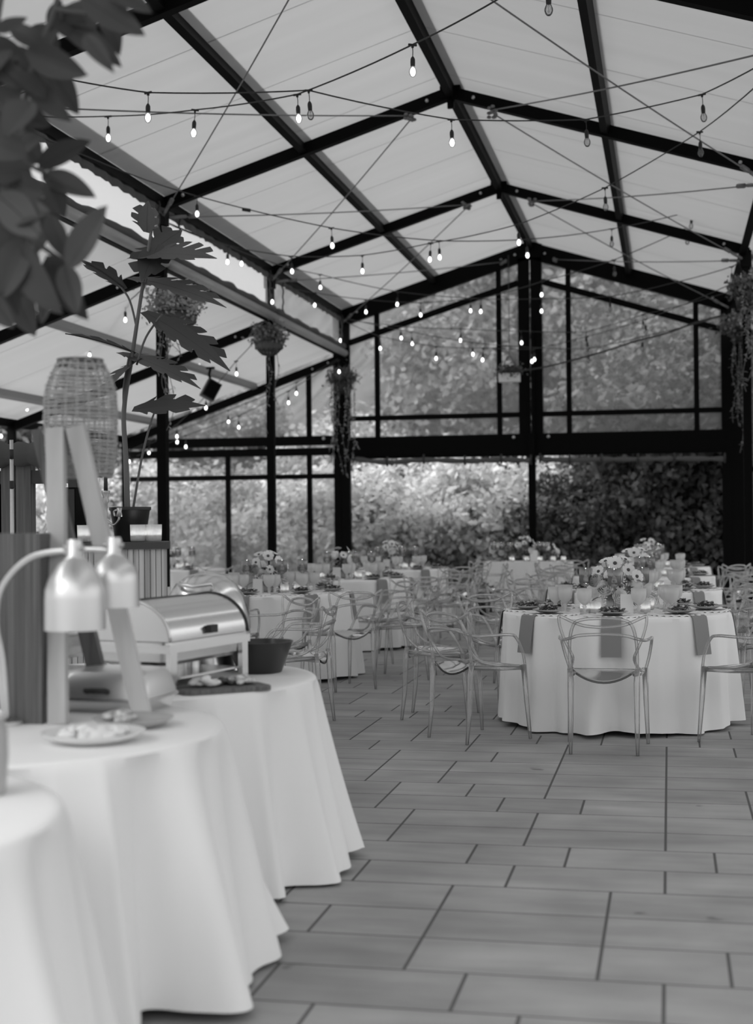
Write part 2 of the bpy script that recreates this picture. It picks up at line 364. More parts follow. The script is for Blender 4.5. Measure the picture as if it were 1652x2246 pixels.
# dark valance under the eave beam, in every bay, and the bundles of rolled curtain under the clerestory
for k in range(2, 6):
    ya, yb = FY[k]+.08, FY[k+1]-.08
    b = MB(); n = 40; rows = []
    for zz in (0, 1):
        rows.append([(LX+.07+.012*math.sin(i*1.9), ya+(yb-ya)*i/n, EZ-.055-zz*(.085+.012*math.sin(i*2.7))) for i in range(n+1)])
    b.grid(rows); struct(b.build('eave_valance', M['canvas']))
for k, lab in ((3, 'rolled dark curtain on the clerestory rail behind the broad hanging leaves'), (4, 'rolled dark curtain on the clerestory rail between the two hanging baskets'), (5, 'rolled dark curtain on the clerestory rail next to the gable end')):
    ya, yb = FY[k]+.09, FY[k+1]-.09
    t = empty('rolled_curtain', (LX+.06, ya, AZ0+.12), lab, 'curtain', 'rolled curtains under the clerestory')
    n = 30; b = MB(); b.tube([(.008*math.sin(i*1.3), (yb-ya)*i/n, .012*math.sin(i*.9)) for i in range(n+1)], [.052+.008*math.sin(i*1.7) for i in range(n+1)], 10)
    b.build('dark_roll', M['canvas'], t, True)
    b = MB(); b.tube([(.03, 0, -.105), (.03, yb-ya, -.105)], .058, 14); b.build('pale_roller', M['rollvinyl'], t, True)
    for e in (.25, yb-ya-.25):
        b = MB(); b.tube([(.04+.01*math.sin(i*1.8), e+.012*math.sin(i*1.3), .52-.045*i) for i in range(12)], .012, 6); b.build('tie_cord', M['wire'], t, True)
# clerestory windows
wi = 1
for k in range(2, 6):
    b = MB(); y0, y1 = FY[k]+.05, FY[k+1]-.05
    b.box((LX-.02, (y0+y1)/2, (AZ0+.06+EZ-.06)/2), (.004, y1-y0, EZ-AZ0-.12)); o = struct(b.build('window_%d' % wi, M['vinylclear'])); wi += 1
# ---- gable end
GY = 24.0
def zr(x): return EZ+(min(x, 2*RX-x)-LX)*sl
b = MB(); b.beam((LX-.1, GY, EZ-.05-.1*sl), (RX, GY, RZ-.05), .12, .27); b.beam((GX+.1, GY, EZ-.05-.1*sl), (RX, GY, RZ-.05), .12, .27); o = struct(b.build('gable_rafter', M['steel']))
bolts(o, [(RX-.25, GY-.07, RZ-.12), (RX+.25, GY-.07, RZ-.12), (LX+.3, GY-.07, EZ+.05), (GX-.3, GY-.07, EZ+.05)], .024)
b = MB(); b.box((RX, GY, RZ-.05), (.4, .16, .26)); struct(b.build('gable_plate', M['steel']))
b = MB()                                                                     # big lintel beam: two stacked members
b.box(((LX+GX)/2, GY, 2.755), (GX-LX, .14, .15)); b.box(((LX+GX)/2, GY+.02, 2.59), (GX-LX, .2, .20)); b.box(((LX+GX)/2, GY-.02, 2.475), (GX-LX, .1, .04))
b.box(((LX+AX)/2, GY, 2.79), (LX-AX, .14, .16)); b.box(((LX+AX)/2, GY+.02, 2.60), (LX-AX, .16, .13))
o = struct(b.build('gable_lintel_beam', M['steel'])); bolts(o, [(RX-.3, GY-.08, 2.77), (RX+.28, GY-.08, 2.77), (LX-.3, GY-.09, 2.82)], .03)
for x0, x1, z1 in ((LX-.13, LX-.01, EZ), (LX+.015, LX+.15, EZ-.05), (RX-.21, RX-.02, RZ-.05), (RX+.0, RX+.19, RZ-.05), (.86, GX-.03, EZ), (GX+.0, GX+.22, EZ)):
    z0 = 2.5 if RX-.3 < x0 < RX+.3 else 0
    b = MB(); b.box(((x0+x1)/2, GY, (z0+z1)/2), (x1-x0, .12, z1-z0)); struct(b.build('gable_post', M['steel']))
b = MB(); b.box((RX+.005, GY-.1, 1.4), (.12, .1, 2.85)); b.box((RX+.03, GY-.14, 2.9), (.05, .05, 3.6)); struct(b.build('gable_post', M['steel']))
def window(n, xa, xb, z0, top, bars_v, bars_h, diag=None):
    """one gable window: black frame bars and one sheet of clouded vinyl"""
    w = empty('window_%d' % n, ((xa+xb)/2, GY, z0), kind='structure'); off = Vector(((xa+xb)/2, GY, z0))
    f = MB()
    for x in bars_v: f.box(Vector((x, GY, (z0+top(x))/2))-off, (.085, .06, top(x)-z0))
    for z in bars_h: f.box(Vector(((xa+xb)/2, GY, z))-off, (xb-xa, .05, .085))
    if diag: f.beam(Vector((xa, GY, top(xa)-diag))-off, Vector((xb, GY, top(xb)-diag))-off, .05, .10)
    if f.v: f.build('window_frame', M['steel'], w)
    p = MB(); N = 8
    p.grid([[Vector((xa+(xb-xa)*i/N, GY+.04, z0))-off for i in range(N+1)], [Vector((xa+(xb-xa)*i/N, GY+.04, top(xa+(xb-xa)*i/N)))-off for i in range(N+1)]])
    p.build('pane', M['vinyl'], w)
window(wi, LX+.15, RX-.21, 2.83, lambda x: zr(x)-.12, (-4.90, -2.79), (3.155,), .40)
window(wi+1, RX+.19, .86, 2.83, lambda x: zr(x)-.12, (-1.62, .465), (3.155,), .40)
az = lambda x: AZ0-.1-(LX-x)*asl
window(wi+2, AX, LX-.13, 2.86, lambda x: max(az(x), 2.87), (-6.12,), ())
window(wi+3, AX+.1, LX-.13, 0., lambda x: 2.54, (-6.12, -7.6), (2.17,))
window(wi+4, GX+.25, 4.9, 0., lambda x: 4.1, (2.5,), (2.17,))
# brace cables in the roof plane
def brace(p, q):
    p = Vector(p); q = Vector(q); b = MB(); n = 8
    b.tube([p+(q-p)*i/n-Vector((0, 0, .03*math.sin(PI*i/n))) for i in range(n+1)], .0075, 6)
    d = (q-p).normalized(); b.tube([p+d*.0, p+d*.25], .02, 8); b.tube([p+d*.3, p+d*.42], .026, 8)
    for k in range(7): b.lathe([(0, -.02), (.02, -.012), (.026, 0), (.02, .012), (0, .02)], 8, q+Vector((random.uniform(-.05, .05), random.uniform(-.02, .02), random.uniform(-.04, .04))))
    struct(b.build('brace_cable', M['cable'], None, True))
for k in range(2, 6):
    ya, yb = FY[k], FY[k+1]
    for ex, s in ((LX+.06, -1), (GX-.06, 1)):
        rz = RZ-.45*sl-.09
        brace((ex, yb-.08, EZ-.12), (RX+s*.45, ya+.07, rz)); brace((ex, ya+.08, EZ-.12), (RX+s*.45, yb-.07, rz))

# ================================================================== OUTSIDE
def hz(x, y):
    d = max(0., y-26.5); k = min(1., max(.12, (x/max(y, 1)+.42)/.22)); d *= k; return -.02+.36*d+.012*d*d*.6+.25*math.sin(x*.7)*min(1, d/4)+.2*math.sin(y*.9+x*.3)*min(1, d/4)
b = MB(); b.grid([[(-45+1.6*i, 24.45+1.1*j, hz(-45+1.6*i, 24.45+1.1*j)-.03) for i in range(48)] for j in range(36)])
struct(b.build('hillside', M['hill'], None, True))
def leaves_mesh(centres, normals_out, per, size, spread, name, matl, flat=.5):
    """clumps of small folded leaves"""
    C = np.repeat(np.array(centres), per, 0); n = len(C)
    C = C+rng.normal(0, spread, (n, 3)); O = np.repeat(np.array(normals_out), per, 0)
    nrm = O*flat+rng.normal(0, .6, (n, 3))+np.array([0, 0, .35]); nrm /= np.linalg.norm(nrm, axis=1)[:, None]
    t = rng.normal(0, 1, (n, 3)); t -= nrm*(t*nrm).sum(1)[:, None]; t /= np.linalg.norm(t, axis=1)[:, None]
    s = np.cross(nrm, t); L = size*rng.uniform(.6, 1.35, (n, 1)); Wd = L*rng.uniform(.5, .8, (n, 1))*.5
    v = np.stack([C-t*L*.5, C+s*Wd-nrm*L*.10, C+t*L*.5-nrm*L*.12, C-s*Wd-nrm*L*.10], 1).reshape(-1, 3)
    me = bpy.data.meshes.new(name); me.vertices.add(n*4); me.vertices.foreach_set('co', v.ravel().astype(np.float32))
    me.loops.add(n*6); idx = (np.arange(n)[:, None]*4+np.array([0, 1, 2, 0, 2, 3])).ravel(); me.loops.foreach_set('vertex_index', idx.astype(np.int32))
    me.polygons.add(n*2); me.polygons.foreach_set('loop_start', (np.arange(n*2)*3).astype(np.int32))
    me.update(calc_edges=True); me.validate(); me.materials.append(matl); return me
def crown_points(n, rx, ry, rz, cz, shell=.62):
    d = rng.normal(0, 1, (n, 3)); d /= np.linalg.norm(d, axis=1)[:, None]
    lump = 1+.22*np.sin(d[:, 0]*5+1)*np.sin(d[:, 1]*4)+.18*np.sin(d[:, 2]*7+d[:, 0]*3)
    r = rng.uniform(shell, 1, (n, 1))*lump[:, None]
    return d*r*np.array([rx, ry, rz])+np.array([0, 0, cz]), d
def obj(me, name, parent=None, loc=(0, 0, 0)):
    o = bpy.data.objects.new(name, me); COL.objects.link(o); o.location = loc; o.parent = parent; return o
def branches(n, h, rx, r0, matl, parent, crown=.6):
    b = MB(); b.tube(smooth_path([(0, 0, -.3), (.05*h*random.uniform(-1, 1), .03, h*.35), (.07*h*random.uniform(-1, 1), 0, h*.8)], 4), [r0-(r0*.75)*i/8 for i in range(9)], 7)
    for k in range(n):
        a = 2*PI*k/n+random.random(); z0 = h*random.uniform(.15, .5); rr = rx*random.uniform(.6, .9)
        b.tube(smooth_path([(0, 0, z0), (.45*rr*math.cos(a), .45*rr*math.sin(a), z0+h*.18), (rr*math.cos(a), rr*math.sin(a), z0+h*.34)], 3), [r0*.5*(1-.12*i) for i in range(7)], 5)
    return b.build('trunk', matl, parent, True)
def shrub_proto(name, label, matl, h, rx, ncl, per, size, spread, trunk='bark', cz=.52, lowc=.1, cat='shrub'):
    t = empty(name, (0, 0, -50), label, cat, 'plants on the slope beyond the gable')
    P, D = crown_points(ncl, rx, rx, h*.5, h*cz)
    k = P[:, 2] > lowc*h*.3-.15
    o = obj(leaves_mesh(P[k], D[k], per, size, spread, 'foliage', matl), 'foliage', t)
    tr = branches(6, h, rx, .045*h*.5, M[trunk], t)
    KIDS[t.name] = [o, tr]; return t
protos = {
 'pale': shrub_proto('sunlit_shrub', 'bushy shrub on the slope with sunlight painted into its pale clustered leaves', M['leafsunlit'], 2.1, 1.35, 300, 34, .135, .12),
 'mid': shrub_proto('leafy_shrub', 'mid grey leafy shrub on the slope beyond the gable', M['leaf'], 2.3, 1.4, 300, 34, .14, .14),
 'dark': shrub_proto('shaded_shrub', 'shrub outside the right opening with shade painted into its dark leaves', M['leafdark'], 2.3, 1.3, 260, 36, .13, .14),
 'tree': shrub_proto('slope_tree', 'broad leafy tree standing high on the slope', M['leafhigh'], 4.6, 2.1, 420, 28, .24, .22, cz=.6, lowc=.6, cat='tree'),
 'ptree': shrub_proto('sunlit_slope_tree', 'broad tree standing high on the slope with sunlight painted into its leaves', M['leafhigh2'], 4.4, 2.1, 420, 28, .24, .22, cz=.6, lowc=.6, cat='tree'),
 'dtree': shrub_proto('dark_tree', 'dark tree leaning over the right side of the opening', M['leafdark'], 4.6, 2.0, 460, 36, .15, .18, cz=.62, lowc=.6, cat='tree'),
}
used = set()
def plant(kind, x, y, sc=1., label=None):
    p = protos[kind]; z = hz(x, y)-.05
    cap = .10+max(0, (x/y+.225)*1.1)
    top = {'pale': 2.1, 'mid': 2.3, 'dark': 2.3}.get(kind, 4.7)
    if x/y < -.12 and y > 27 and z+top*sc-1.38 > cap*y: return None
    if kind in used: o = dup(p, (x, y, z), random.uniform(0, 6.28), label, None, sc)
    else: used.add(kind); o = p; o.location = (x, y, z); o.rotation_euler = (0, 0, random.uniform(0, 6)); o.scale = (sc,)*3
    if label: o['label'] = label; o['group'] = ''
    return o
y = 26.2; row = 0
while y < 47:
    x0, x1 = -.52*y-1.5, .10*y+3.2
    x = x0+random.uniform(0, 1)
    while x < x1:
        u = x/y                                        # direction of view: sunlit left and shaded right are put into the leaf colour
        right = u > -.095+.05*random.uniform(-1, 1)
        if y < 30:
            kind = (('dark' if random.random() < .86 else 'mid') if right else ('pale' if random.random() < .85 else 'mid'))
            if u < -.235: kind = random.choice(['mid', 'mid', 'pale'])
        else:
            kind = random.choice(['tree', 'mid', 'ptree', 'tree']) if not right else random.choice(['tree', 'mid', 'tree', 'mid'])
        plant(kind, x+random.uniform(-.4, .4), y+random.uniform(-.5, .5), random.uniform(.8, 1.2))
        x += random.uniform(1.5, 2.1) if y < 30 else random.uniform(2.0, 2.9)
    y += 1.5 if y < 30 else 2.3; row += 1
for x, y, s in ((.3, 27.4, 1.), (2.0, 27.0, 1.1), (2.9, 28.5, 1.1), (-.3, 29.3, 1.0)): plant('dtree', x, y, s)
t = empty('pale_trunk_tree', (0, 25.9, 0), 'tree with a pale leaning trunk seen through the opening right of the middle post', 'tree')
p0, p1, p2 = at(1345, 1215, 25.9), at(1330, 1120, 25.9), at(1315, 1050, 26.); t.location = (p0.x, p0.y, 0)
b = MB(); b.tube(smooth_path([Vector((p0.x, p0.y, -.2))-t.location, p0-t.location, p1-t.location, p2-t.location, p2-t.location+Vector((-.3, .1, .8))], 4), [.11-.004*i for i in range(17)], 8); b.build('trunk', M['palebark'], t, True)
P, D = crown_points(90, 1.2, .9, .6, 3.2); obj(leaves_mesh(P, D, 22, .18, .16, 'foliage', M['leafdark']), 'foliage', t)
# ================================================================== FESTOON LIGHTS
HANG = .235
def bulb_meshes():
    g = MB(); g.lathe([(.0, -.235), (.012, -.233), (.022, -.222), (.0285, -.203), (.028, -.187), (.020, -.168), (.0145, -.155)], 14)
    g.cur = 1; g.lathe([(0, -.218), (.012, -.219), (.020, -.203), (.018, -.185), (.008, -.168), (0, -.162)], 10)
    f = MB(); f.lathe([(.0, -.235), (.012, -.233), (.022, -.222), (.0285, -.203), (.028, -.187), (.020, -.168), (.0145, -.155)], 14)
    f.cur = 1
    for k in range(4): f.tube([(.004*math.cos(k*1.57), .004*math.sin(k*1.57), -.165), (.013*math.cos(k*1.57), .013*math.sin(k*1.57), -.19), (.006*math.cos(k*1.57+.5), .006*math.sin(k*1.57+.5), -.215)], .0012, 4)
    s = MB(); s.tube([(-.032, 0, -.002), (.032, 0, -.002)], .009, 6); s.box((0, 0, -.012), (.016, .014, .022)); s.tube([(0, 0, -.02), (.002, 0, -.05), (0, 0, -.09)], .0035, 5)
    s.lathe([(0, -.085), (.008, -.088), (.017, -.105), (.0185, -.125), (.017, -.158), (.012, -.16)], 10)
    return g, f, s
_g, _f2, _s = bulb_meshes()
MES_L = _g.build('bulb', [M['bulbglass'], M['bulblit']], None, True); MES_U = _f2.build('bulb', [M['bulbglass'], M['filament']], None, True); MES_S = _s.build('lamp_holder', M['rubber'], None, True)
dl, du, ds = MES_L.data, MES_U.data, MES_S.data
for o in (MES_L, MES_U, MES_S): bpy.data.objects.remove(o)
def festoon(pts, label, extra=()):
    """pts: (x px, y px, distance, kind) with kind '' a bend of the cord, 'L' a lit lamp, 'U' an unlit lamp"""
    W3 = [p if isinstance(p, Vector) else at(p[0], p[1], p[2]) for p in pts]; base = W3[0].copy()
    t = empty('festoon_light', base, label, 'string lights', 'festoon lights strung under the roof')
    path = []
    for i in range(len(W3)-1):
        a, c = W3[i], W3[i+1]; n = 6
        for j in range(n):
            u = j/n; path.append(a+(c-a)*u-Vector((0, 0, .010*(c-a).length*4*u*(1-u)))-base)
    path.append(W3[-1]-base)
    b = MB(); b.tube(path, .0062, 6); b.build('cord', M['wire'], t, True)
    for p, w in zip(pts, W3):
        if not isinstance(p, Vector) and len(p) > 3 and p[3]:
            h = obj(ds, 'lamp_holder', t, w-base); h.rotation_euler = (random.uniform(-.06, .06), random.uniform(-.08, .08), random.uniform(-.6, .6))
            obj(dl if p[3] == 'L' else du, 'bulb', h)
    for (x, y, Y) in extra:
        b = MB(); w = at(x, y, Y)-base; b.tube([w+Vector((-.045, 0, .008)), w+Vector((.045, .02, -.008))], .02, 8); b.build('cord_plug', M['rubber'], t, True)
    return t
festoon([Vector((-5.46, 10.66, 4.8)), (140, 172, 9.9), (325, 203, 10.3, 'L'), (677, 198, 10.9, 'U'), (990, 262, 11.9, 'L'), (1285, 262, 12.1, 'U'), (1540, 207, 12.3, 'U'), Vector((.97, 10.66, 4.82))], 'light string with five lamps running level below the ridge beam')
festoon([Vector((-5.46, 10.66, 4.76)), (30, 254, 11.8), (237, 255, 12.0, 'L'), (428, 241, 11.5, 'L'), (652, 207, 11.0, 'L'), (905, 98, 10.2, 'L'), (1100, -6, 9.6), (1203, -45, 9.3, 'U'), Vector((.97, 6.2, 4.82))], 'light string climbing out of the top of the picture past the ridge beam')
festoon([Vector((-5.46, 10.66, 4.72)), (60, 285, 11.6), (190, 343, 12.7), (432, 430, 15.0, 'L'), (727, 500, 15.4, 'L'), (963, 528, 16.6, 'L'), (1155, 525, 17.4, 'L'), (1342, 502, 18.4, 'U'), (1518, 463, 19.0, 'U'), (1655, 424, 19.4)], 'light string with a cord plug, starting at the second left column', ((540, 460, 15.15),))
festoon([(372, 490, 15.4), (528, 545, 17.6, 'L'), (638, 562, 17.7, 'L'), (795, 560, 17.1, 'L'), (945, 533, 16.6, 'L'), (1137, 492, 15.4, 'L'), (1327, 412, 14.4, 'U'), (1535, 289, 13.7, 'U'), Vector((.97, 10.66, 4.80))], 'light string rising across the roof to the upper right from the left eave')
festoon([(372, 492, 15.5), (500, 540, 16.9, 'L'), (702, 602, 20.8, 'L'), (873, 640, 21.8, 'L'), (1055, 655, 21.6, 'L'), (1190, 617, 20.9, 'L'), (1347, 570, 20.2, 'U'), (1508, 499, 19.6, 'U'), (1655, 425, 19.5)], 'light string dipping in front of the gable rafters and rising to the right eave')
festoon([(600, 620, 19.6), (690, 642, 21.6, 'L'), (802, 657, 22.0, 'L'), (922, 664, 22.4, 'L'), (1033, 655, 22.6, 'L'), (1188, 655, 22.4, 'L'), (1338, 650, 22, 'U'), (1470, 622, 21), (1605, 585, 20.2, 'U'), (1640, 565, 19.7)], 'nearly level light string in front of the gable from the third left column')
festoon([(756, 700, 23.6), (878, 716, 23.5, 'L'), (1011, 721, 23.5, 'L'), (1143, 726, 23.5, 'L'), (1285, 728, 23.4, 'U'), (1410, 690, 23.0, 'U'), (1600, 640, 22.4)], 'upper one of the three light strings close to the gable windows')
festoon([(758, 705, 23.2), (833, 738, 22.8, 'L'), (957, 760, 22.9, 'L'), (1060, 763, 22.9, 'L'), (1168, 766, 22.9, 'L'), (1288, 738, 22.4, 'U'), (1416, 700, 21.8, 'U'), (1610, 620, 20.5)], 'lowest light string close to the gable windows')
festoon([(757, 697, 23.3), (903, 728, 23.2, 'L'), (1036, 751, 23.2, 'L'), (1172, 762, 23.2, 'L'), (1290, 765, 23.0, 'U'), (1410, 738, 22.5, 'U'), (1600, 690, 22)], 'middle one of the three light strings close to the gable windows')
festoon([(345, 600, 15.3), (275, 667, 16.5, 'L'), (197, 747, 17.8, 'L'), (59, 868, 19.5, 'L'), (-40, 950, 20.5)], 'light string under the side aisle roof running down to the far left')
festoon([(340, 600, 15.4), (268, 628, 16.6, 'L'), (120, 760, 19.0), (2, 930, 21, 'L')], 'light string under the side aisle roof behind the broad hanging leaves')
festoon([(590, 712, 19.6), (518, 792, 20.8, 'L'), (452, 868, 22.0, 'L'), (387, 932, 22.8, 'L'), (328, 968, 23.2, 'L'), (283, 988, 23.4, 'L'), (230, 1000, 23.5)], 'light string under the side aisle roof falling from the third left column')
festoon([(590, 718, 19.7), (437, 768, 21, 'L'), (298, 818, 21.5, 'L'), (148, 858, 21.8, 'L'), (-20, 905, 22)], 'light string under the side aisle roof running level to the far left')
festoon([(742, 790, 23.4, 'L'), (632, 858, 23.3, 'L'), (523, 912, 23.2, 'L'), (407, 955, 23.1, 'L'), (300, 1000, 23.2)], 'lower light string in front of the side aisle gable window')
festoon([(742, 786, 23.6), (650, 838, 23.6, 'L'), (500, 900, 23.5, 'L'), (390, 945, 23.4, 'L'), (300, 985, 23.4)], 'upper light string in front of the side aisle gable window')
for x, y, Y in ((597, 632, 19.42), (747, 722, 23.86)):
    w = at(x, y, Y); t = empty('column_light', w, 'single lit bulb fixed to the %s left column below the eave' % ('third' if Y < 20 else 'gable'), 'light', None)
    h = obj(ds, 'lamp_holder', t); obj(dl, 'bulb', h)

# ================================================================== HANGING PLANTS, SPEAKER
def vine_strand(mb_stem, mb_leaf, p, length, nl, size, sway=.08, rr=.004):
    p = Vector(p); pts = [p]; a = random.random()*6
    for i in range(10): pts.append(p+Vector((sway*math.sin(a+i*.8)*i/10, sway*.7*math.cos(a*1.3+i*.7)*i/10, -length*(i+1)/10)))
    mb_stem.tube(smooth_path(pts, 2), rr, 4)
    for k in range(nl):
        i = random.uniform(.5, 9.9); q = pts[int(i)].lerp(pts[int(i)+1], i % 1)
        leaf_quad(mb_leaf, q, Vector((random.uniform(-1, 1), random.uniform(-1, 1), random.uniform(-.8, .3))), size*random.uniform(.6, 1.2))
def leaf_quad(mb, p, d, L, w=.55, droop=.25):
    d = d.normalized(); s = d.cross(Vector((0, 0, 1))); s = s.normalized() if s.length > .01 else Vector((1, 0, 0)); n = s.cross(d)
    pts = [p, p+d*L*.3+s*L*w*.42, p+d*L*.65+s*L*w*.38-n*L*droop*.3, p+d*L-n*L*droop, p+d*L*.65-s*L*w*.38-n*L*droop*.3, p+d*L*.3-s*L*w*.42, p+d*L*.35+n*L*.06, p+d*L*.68-n*L*droop*.15]
    mb.add(pts, [(0, 1, 6), (1, 2, 7, 6), (2, 3, 7), (3, 4, 7), (4, 5, 6, 7), (5, 0, 6)])
def hanging_basket(loc, r, label, bush, trail, bracket=True, dense=260):
    t = empty('hanging_basket', loc, label, 'hanging plant')
    b = MB(); b.open_lathe([(.02, -r*.95), (r*.45, -r*.85), (r*.8, -r*.5), (r*.97, -.1), (r, 0), (r*.96, .0), (r*.9, -.1), (r*.7, -r*.5), (r*.35, -r*.8), (0, -r*.88)], 24)
    b.build('basket', M['liner'], t, True)
    b = MB()
    for k in range(14):
        a = 2*PI*k/14; b.tube([((r*f+.006)*math.cos(a), (r*f+.006)*math.sin(a), z*r) for f, z in ((.02, -.97), (.46, -.87), (.81, -.51), (.98, -.1), (1.01, .02))], .006, 4)
    for f, z in ((1.01, .02), (.9, -.33), (.66, -.7)): b.tube([((r*f+.006)*math.cos(2*PI*k/24), (r*f+.006)*math.sin(2*PI*k/24), z*r) for k in range(24)], .006, 4, True)
    b.build('wire_cage', M['wire'], t, True)
    P, D = crown_points(dense, bush*1.15, bush, bush*.75, bush*.35, .3); obj(leaves_mesh(P, D, 9, .05, .05, 'foliage', M['leaf']), 'foliage', t)
    st, lf = MB(), MB()
    for k in range(trail): vine_strand(st, lf, (r*random.uniform(-1, 1), r*random.uniform(-.8, .2), 0), random.uniform(.3, 1.3), 16, .05)
    for k in range(16):
        a = random.uniform(0, 6.28); e = Vector((math.cos(a)*bush*1.5, math.sin(a)*bush*1.3, bush*random.uniform(.4, 1.3)))
        st.tube([(0, 0, 0), e*.6+Vector((0, 0, .05)), e], .004, 4)
        for j in range(9): leaf_quad(lf, e*random.uniform(.5, 1), Vector((random.uniform(-1, 1), random.uniform(-1, 1), random.uniform(-.2, 1))), .045)
    st.build('stems', M['stem'], t); lf.build('trailing_leaves', M['leaf'], t)
    return t
p = at(590, 750, 19.30); hanging_basket(p, .205, 'round wire hanging basket on the third left column', .19, 3)
p = at(385, 688, 14.86); hanging_basket(p, .235, 'bushy hanging basket on the second left column behind the potted split-leaf plant', .265, 9, dense=340)
def column_planter(p, label, strands, lens, spread, size, bushr=.26):
    t = empty('column_planter', p, label, 'hanging plant')
    b = MB(); b.open_lathe([(0, -.22), (.14, -.22), (.17, 0), (.155, 0), (.13, -.1), (0, -.1)], 18); b.build('pot', M['pot'], t, True)
    P, D = crown_points(170, bushr, bushr*.8, bushr*.6, .06, .3); obj(leaves_mesh(P, D, 10, size, .05, 'foliage', M['leafdark']), 'foliage', t)
    st, lf = MB(), MB()
    for k in range(strands): vine_strand(st, lf, (random.uniform(-spread, spread), -.12+random.uniform(-.06, .03), 0), random.uniform(*lens), 46, size, .07)
    st.build('stems', M['stem'], t); lf.build('trailing_leaves', M['leaf'], t)
column_planter(at(752, 835, 23.72), 'planter with long trailing vines on the left gable post', 12, (.6, 2.0), .24, .05)
column_planter(at(1626, 720, 22.9), 'planter with trailing vines beside the right gable post', 12, (.5, 2.3), .26, .06, .34)
p = at(1640, 640, 19.3); column_planter(p, 'leafy planter high on the right column under the eave', 7, (.4, 1.5), .1, .06, .2)
# white planter box on a wire
p = at(1118, 838, 22.9); t = empty('planter_box', p, 'pale rectangular planter box hanging left of the middle gable post', 'planter')
b = MB()
for s, d in (((0, -.06, .07), (.33, .012, .14)), ((0, .06, .07), (.33, .012, .14)), ((-.165, 0, .07), (.012, .13, .14)), ((.165, 0, .07), (.012, .13, .14)), ((0, 0, .01), (.33, .12, .02))): b.box(s, d)
b.build('box', M['white'], t)
P, D = crown_points(70, .2, .09, .08, .17, .3); obj(leaves_mesh(P, D, 10, .05, .04, 'foliage', M['leafdark']), 'foliage', t)
b = MB(); b.tube([(-.165, 0, .14), (-.02, 0, .42)], .006, 5); b.tube([(.165, 0, .14), (.02, 0, .42)], .006, 5); b.tube([(0, 0, .40), (0, .0, 2.05)], .006, 5); b.build('hanger', M['wire'], t)
pts = [at(*q) for q in ((1095, 818, 22.85), (1150, 812, 22.8), (1200, 804, 22.7), (1275, 785, 22.6), (1340, 766, 22.5), (1400, 747, 22.4), (1465, 730, 22.2), (1525, 708, 22), (1590, 690, 21.8))]
b = MB(); b.tube([q-pts[0] for q in smooth_path(pts, 4)], .014, 6); tag(b.build('thick_cable', M['wire'], None, True, pts[0]), 'thick dark cable looping from the planter box up to the right column', 'cable')
# dark garland below the lintel
for xs, lab in (((775, 850, 930, 1020, 1100, 1165), 'dark vine bundle tied under the lintel left of the middle post'), ((1185, 1250, 1320, 1400, 1480, 1590), 'dark vine bundle tied under the lintel right of the middle post')):
    pts = [at(x, (1008, 1013)[i % 2]-(x-770)*.006+random.uniform(-2, 3), 23.82) for i, x in enumerate(xs)]
    base = pts[0]; t = empty('vine_garland', base, lab, 'garland'); b = MB(); P = smooth_path([q-base for q in pts], 6); b.tube(P, [.03+.02*abs(math.sin(i*.9)) for i in range(len(P))], 7); b.build('vine', M['canvas'], t, True)
    for q in pts: 
        b = MB(); w = q-base; b.tube([w+Vector((0, -.0, .09)), w+Vector((0, -.05, 0)), w+Vector((0, 0, -.06))], .02, 5); b.build('tie', M['wire'], t)
# loudspeaker
p = at(462, 838, 20.3); t = empty('loudspeaker', p, 'black loudspeaker hanging under the side aisle purlin', 'speaker')
Mr = Matrix.Rotation(.5, 3, 'Z') @ Matrix.Rotation(.5, 3, 'Y')
b = MB(); b.box((0, 0, -.12), (.21, .2, .28), Mr); b.build('cabinet', M['pot'], t); b = MB(); b.box(Mr @ Vector((0, -.104, 0))+Vector((0, 0, -.12)), (.17, .01, .24), Mr); b.build('grille', M['steel'], t)
b = MB(); b.tube([(0, 0, 0), (-.02, 0, .12), (0, 0, .2)], .02, 6); b.box((0, 0, .21), (.12, .06, .03)); b.build('bracket', M['steel'], t)

# ================================================================== ROUND TABLES
def clothmesh(Rt, z, hem, folds, amp, seed, n=288, hemr=.05, kick=None, hz_=.012):
    """round cloth: flat top, soft edge, skirt with folds that deepen to the hem"""
    rd = random.Random(seed); ph = [rd.uniform(0, 6.28) for _ in range(6)]; wob = [rd.uniform(.6, 1.4) for _ in range(6)]
    b = MB(); rows = []; m = 26
    def fold(t):
        a = math.cos(folds*t+ph[0]+1.1*math.sin(2*t+ph[1])); c = math.cos((folds*1.62)//1*t+ph[2]+1.2*math.sin(3*t+ph[3]))
        return (abs(a)**.7*(1 if a > 0 else -1)*.65+abs(c)**.8*(1 if c > 0 else -1)*.4)*(1+.5*math.sin(3*t+ph[4]))
    def kicks(t): return sum(k[1]*math.exp(-((t-k[0]+PI) % (2*PI)-PI)**2/(2*k[2]**2)) for k in (kick or ()))
    for rr in (0, .3, .6, .85, .96): rows.append([(Rt*rr*math.cos(2*PI*k/n), Rt*rr*math.sin(2*PI*k/n), z) for k in range(n)])
    rows.append([((Rt-.005)*math.cos(2*PI*k/n), (Rt-.005)*math.sin(2*PI*k/n), z-.001) for k in range(n)])
    for i in range(m+1):
        u = i/m; row = []
        for k in range(n):
            t = 2*PI*k/n; f = fold(t)
            r = Rt+.002+hemr*u**1.2+amp*(u**.55)*f*.5+kicks(t)*u**1.7
            zz = z-.008-(z-.008-hz_-.012*(1+math.sin(5*t+ph[5])))*u
            row.append((r*math.cos(t), r*math.sin(t), zz))
        rows.append(row)
    rows = [r+[r[0]] for r in rows]
    N = n+1; vs = [p for r in rows for p in r]; fs = []
    for i in range(len(rows)-1):
        for k in range(n): fs.append((i*N+k, (i+1)*N+k, (i+1)*N+k+1, i*N+k+1))
    b.add(vs, fs); return b
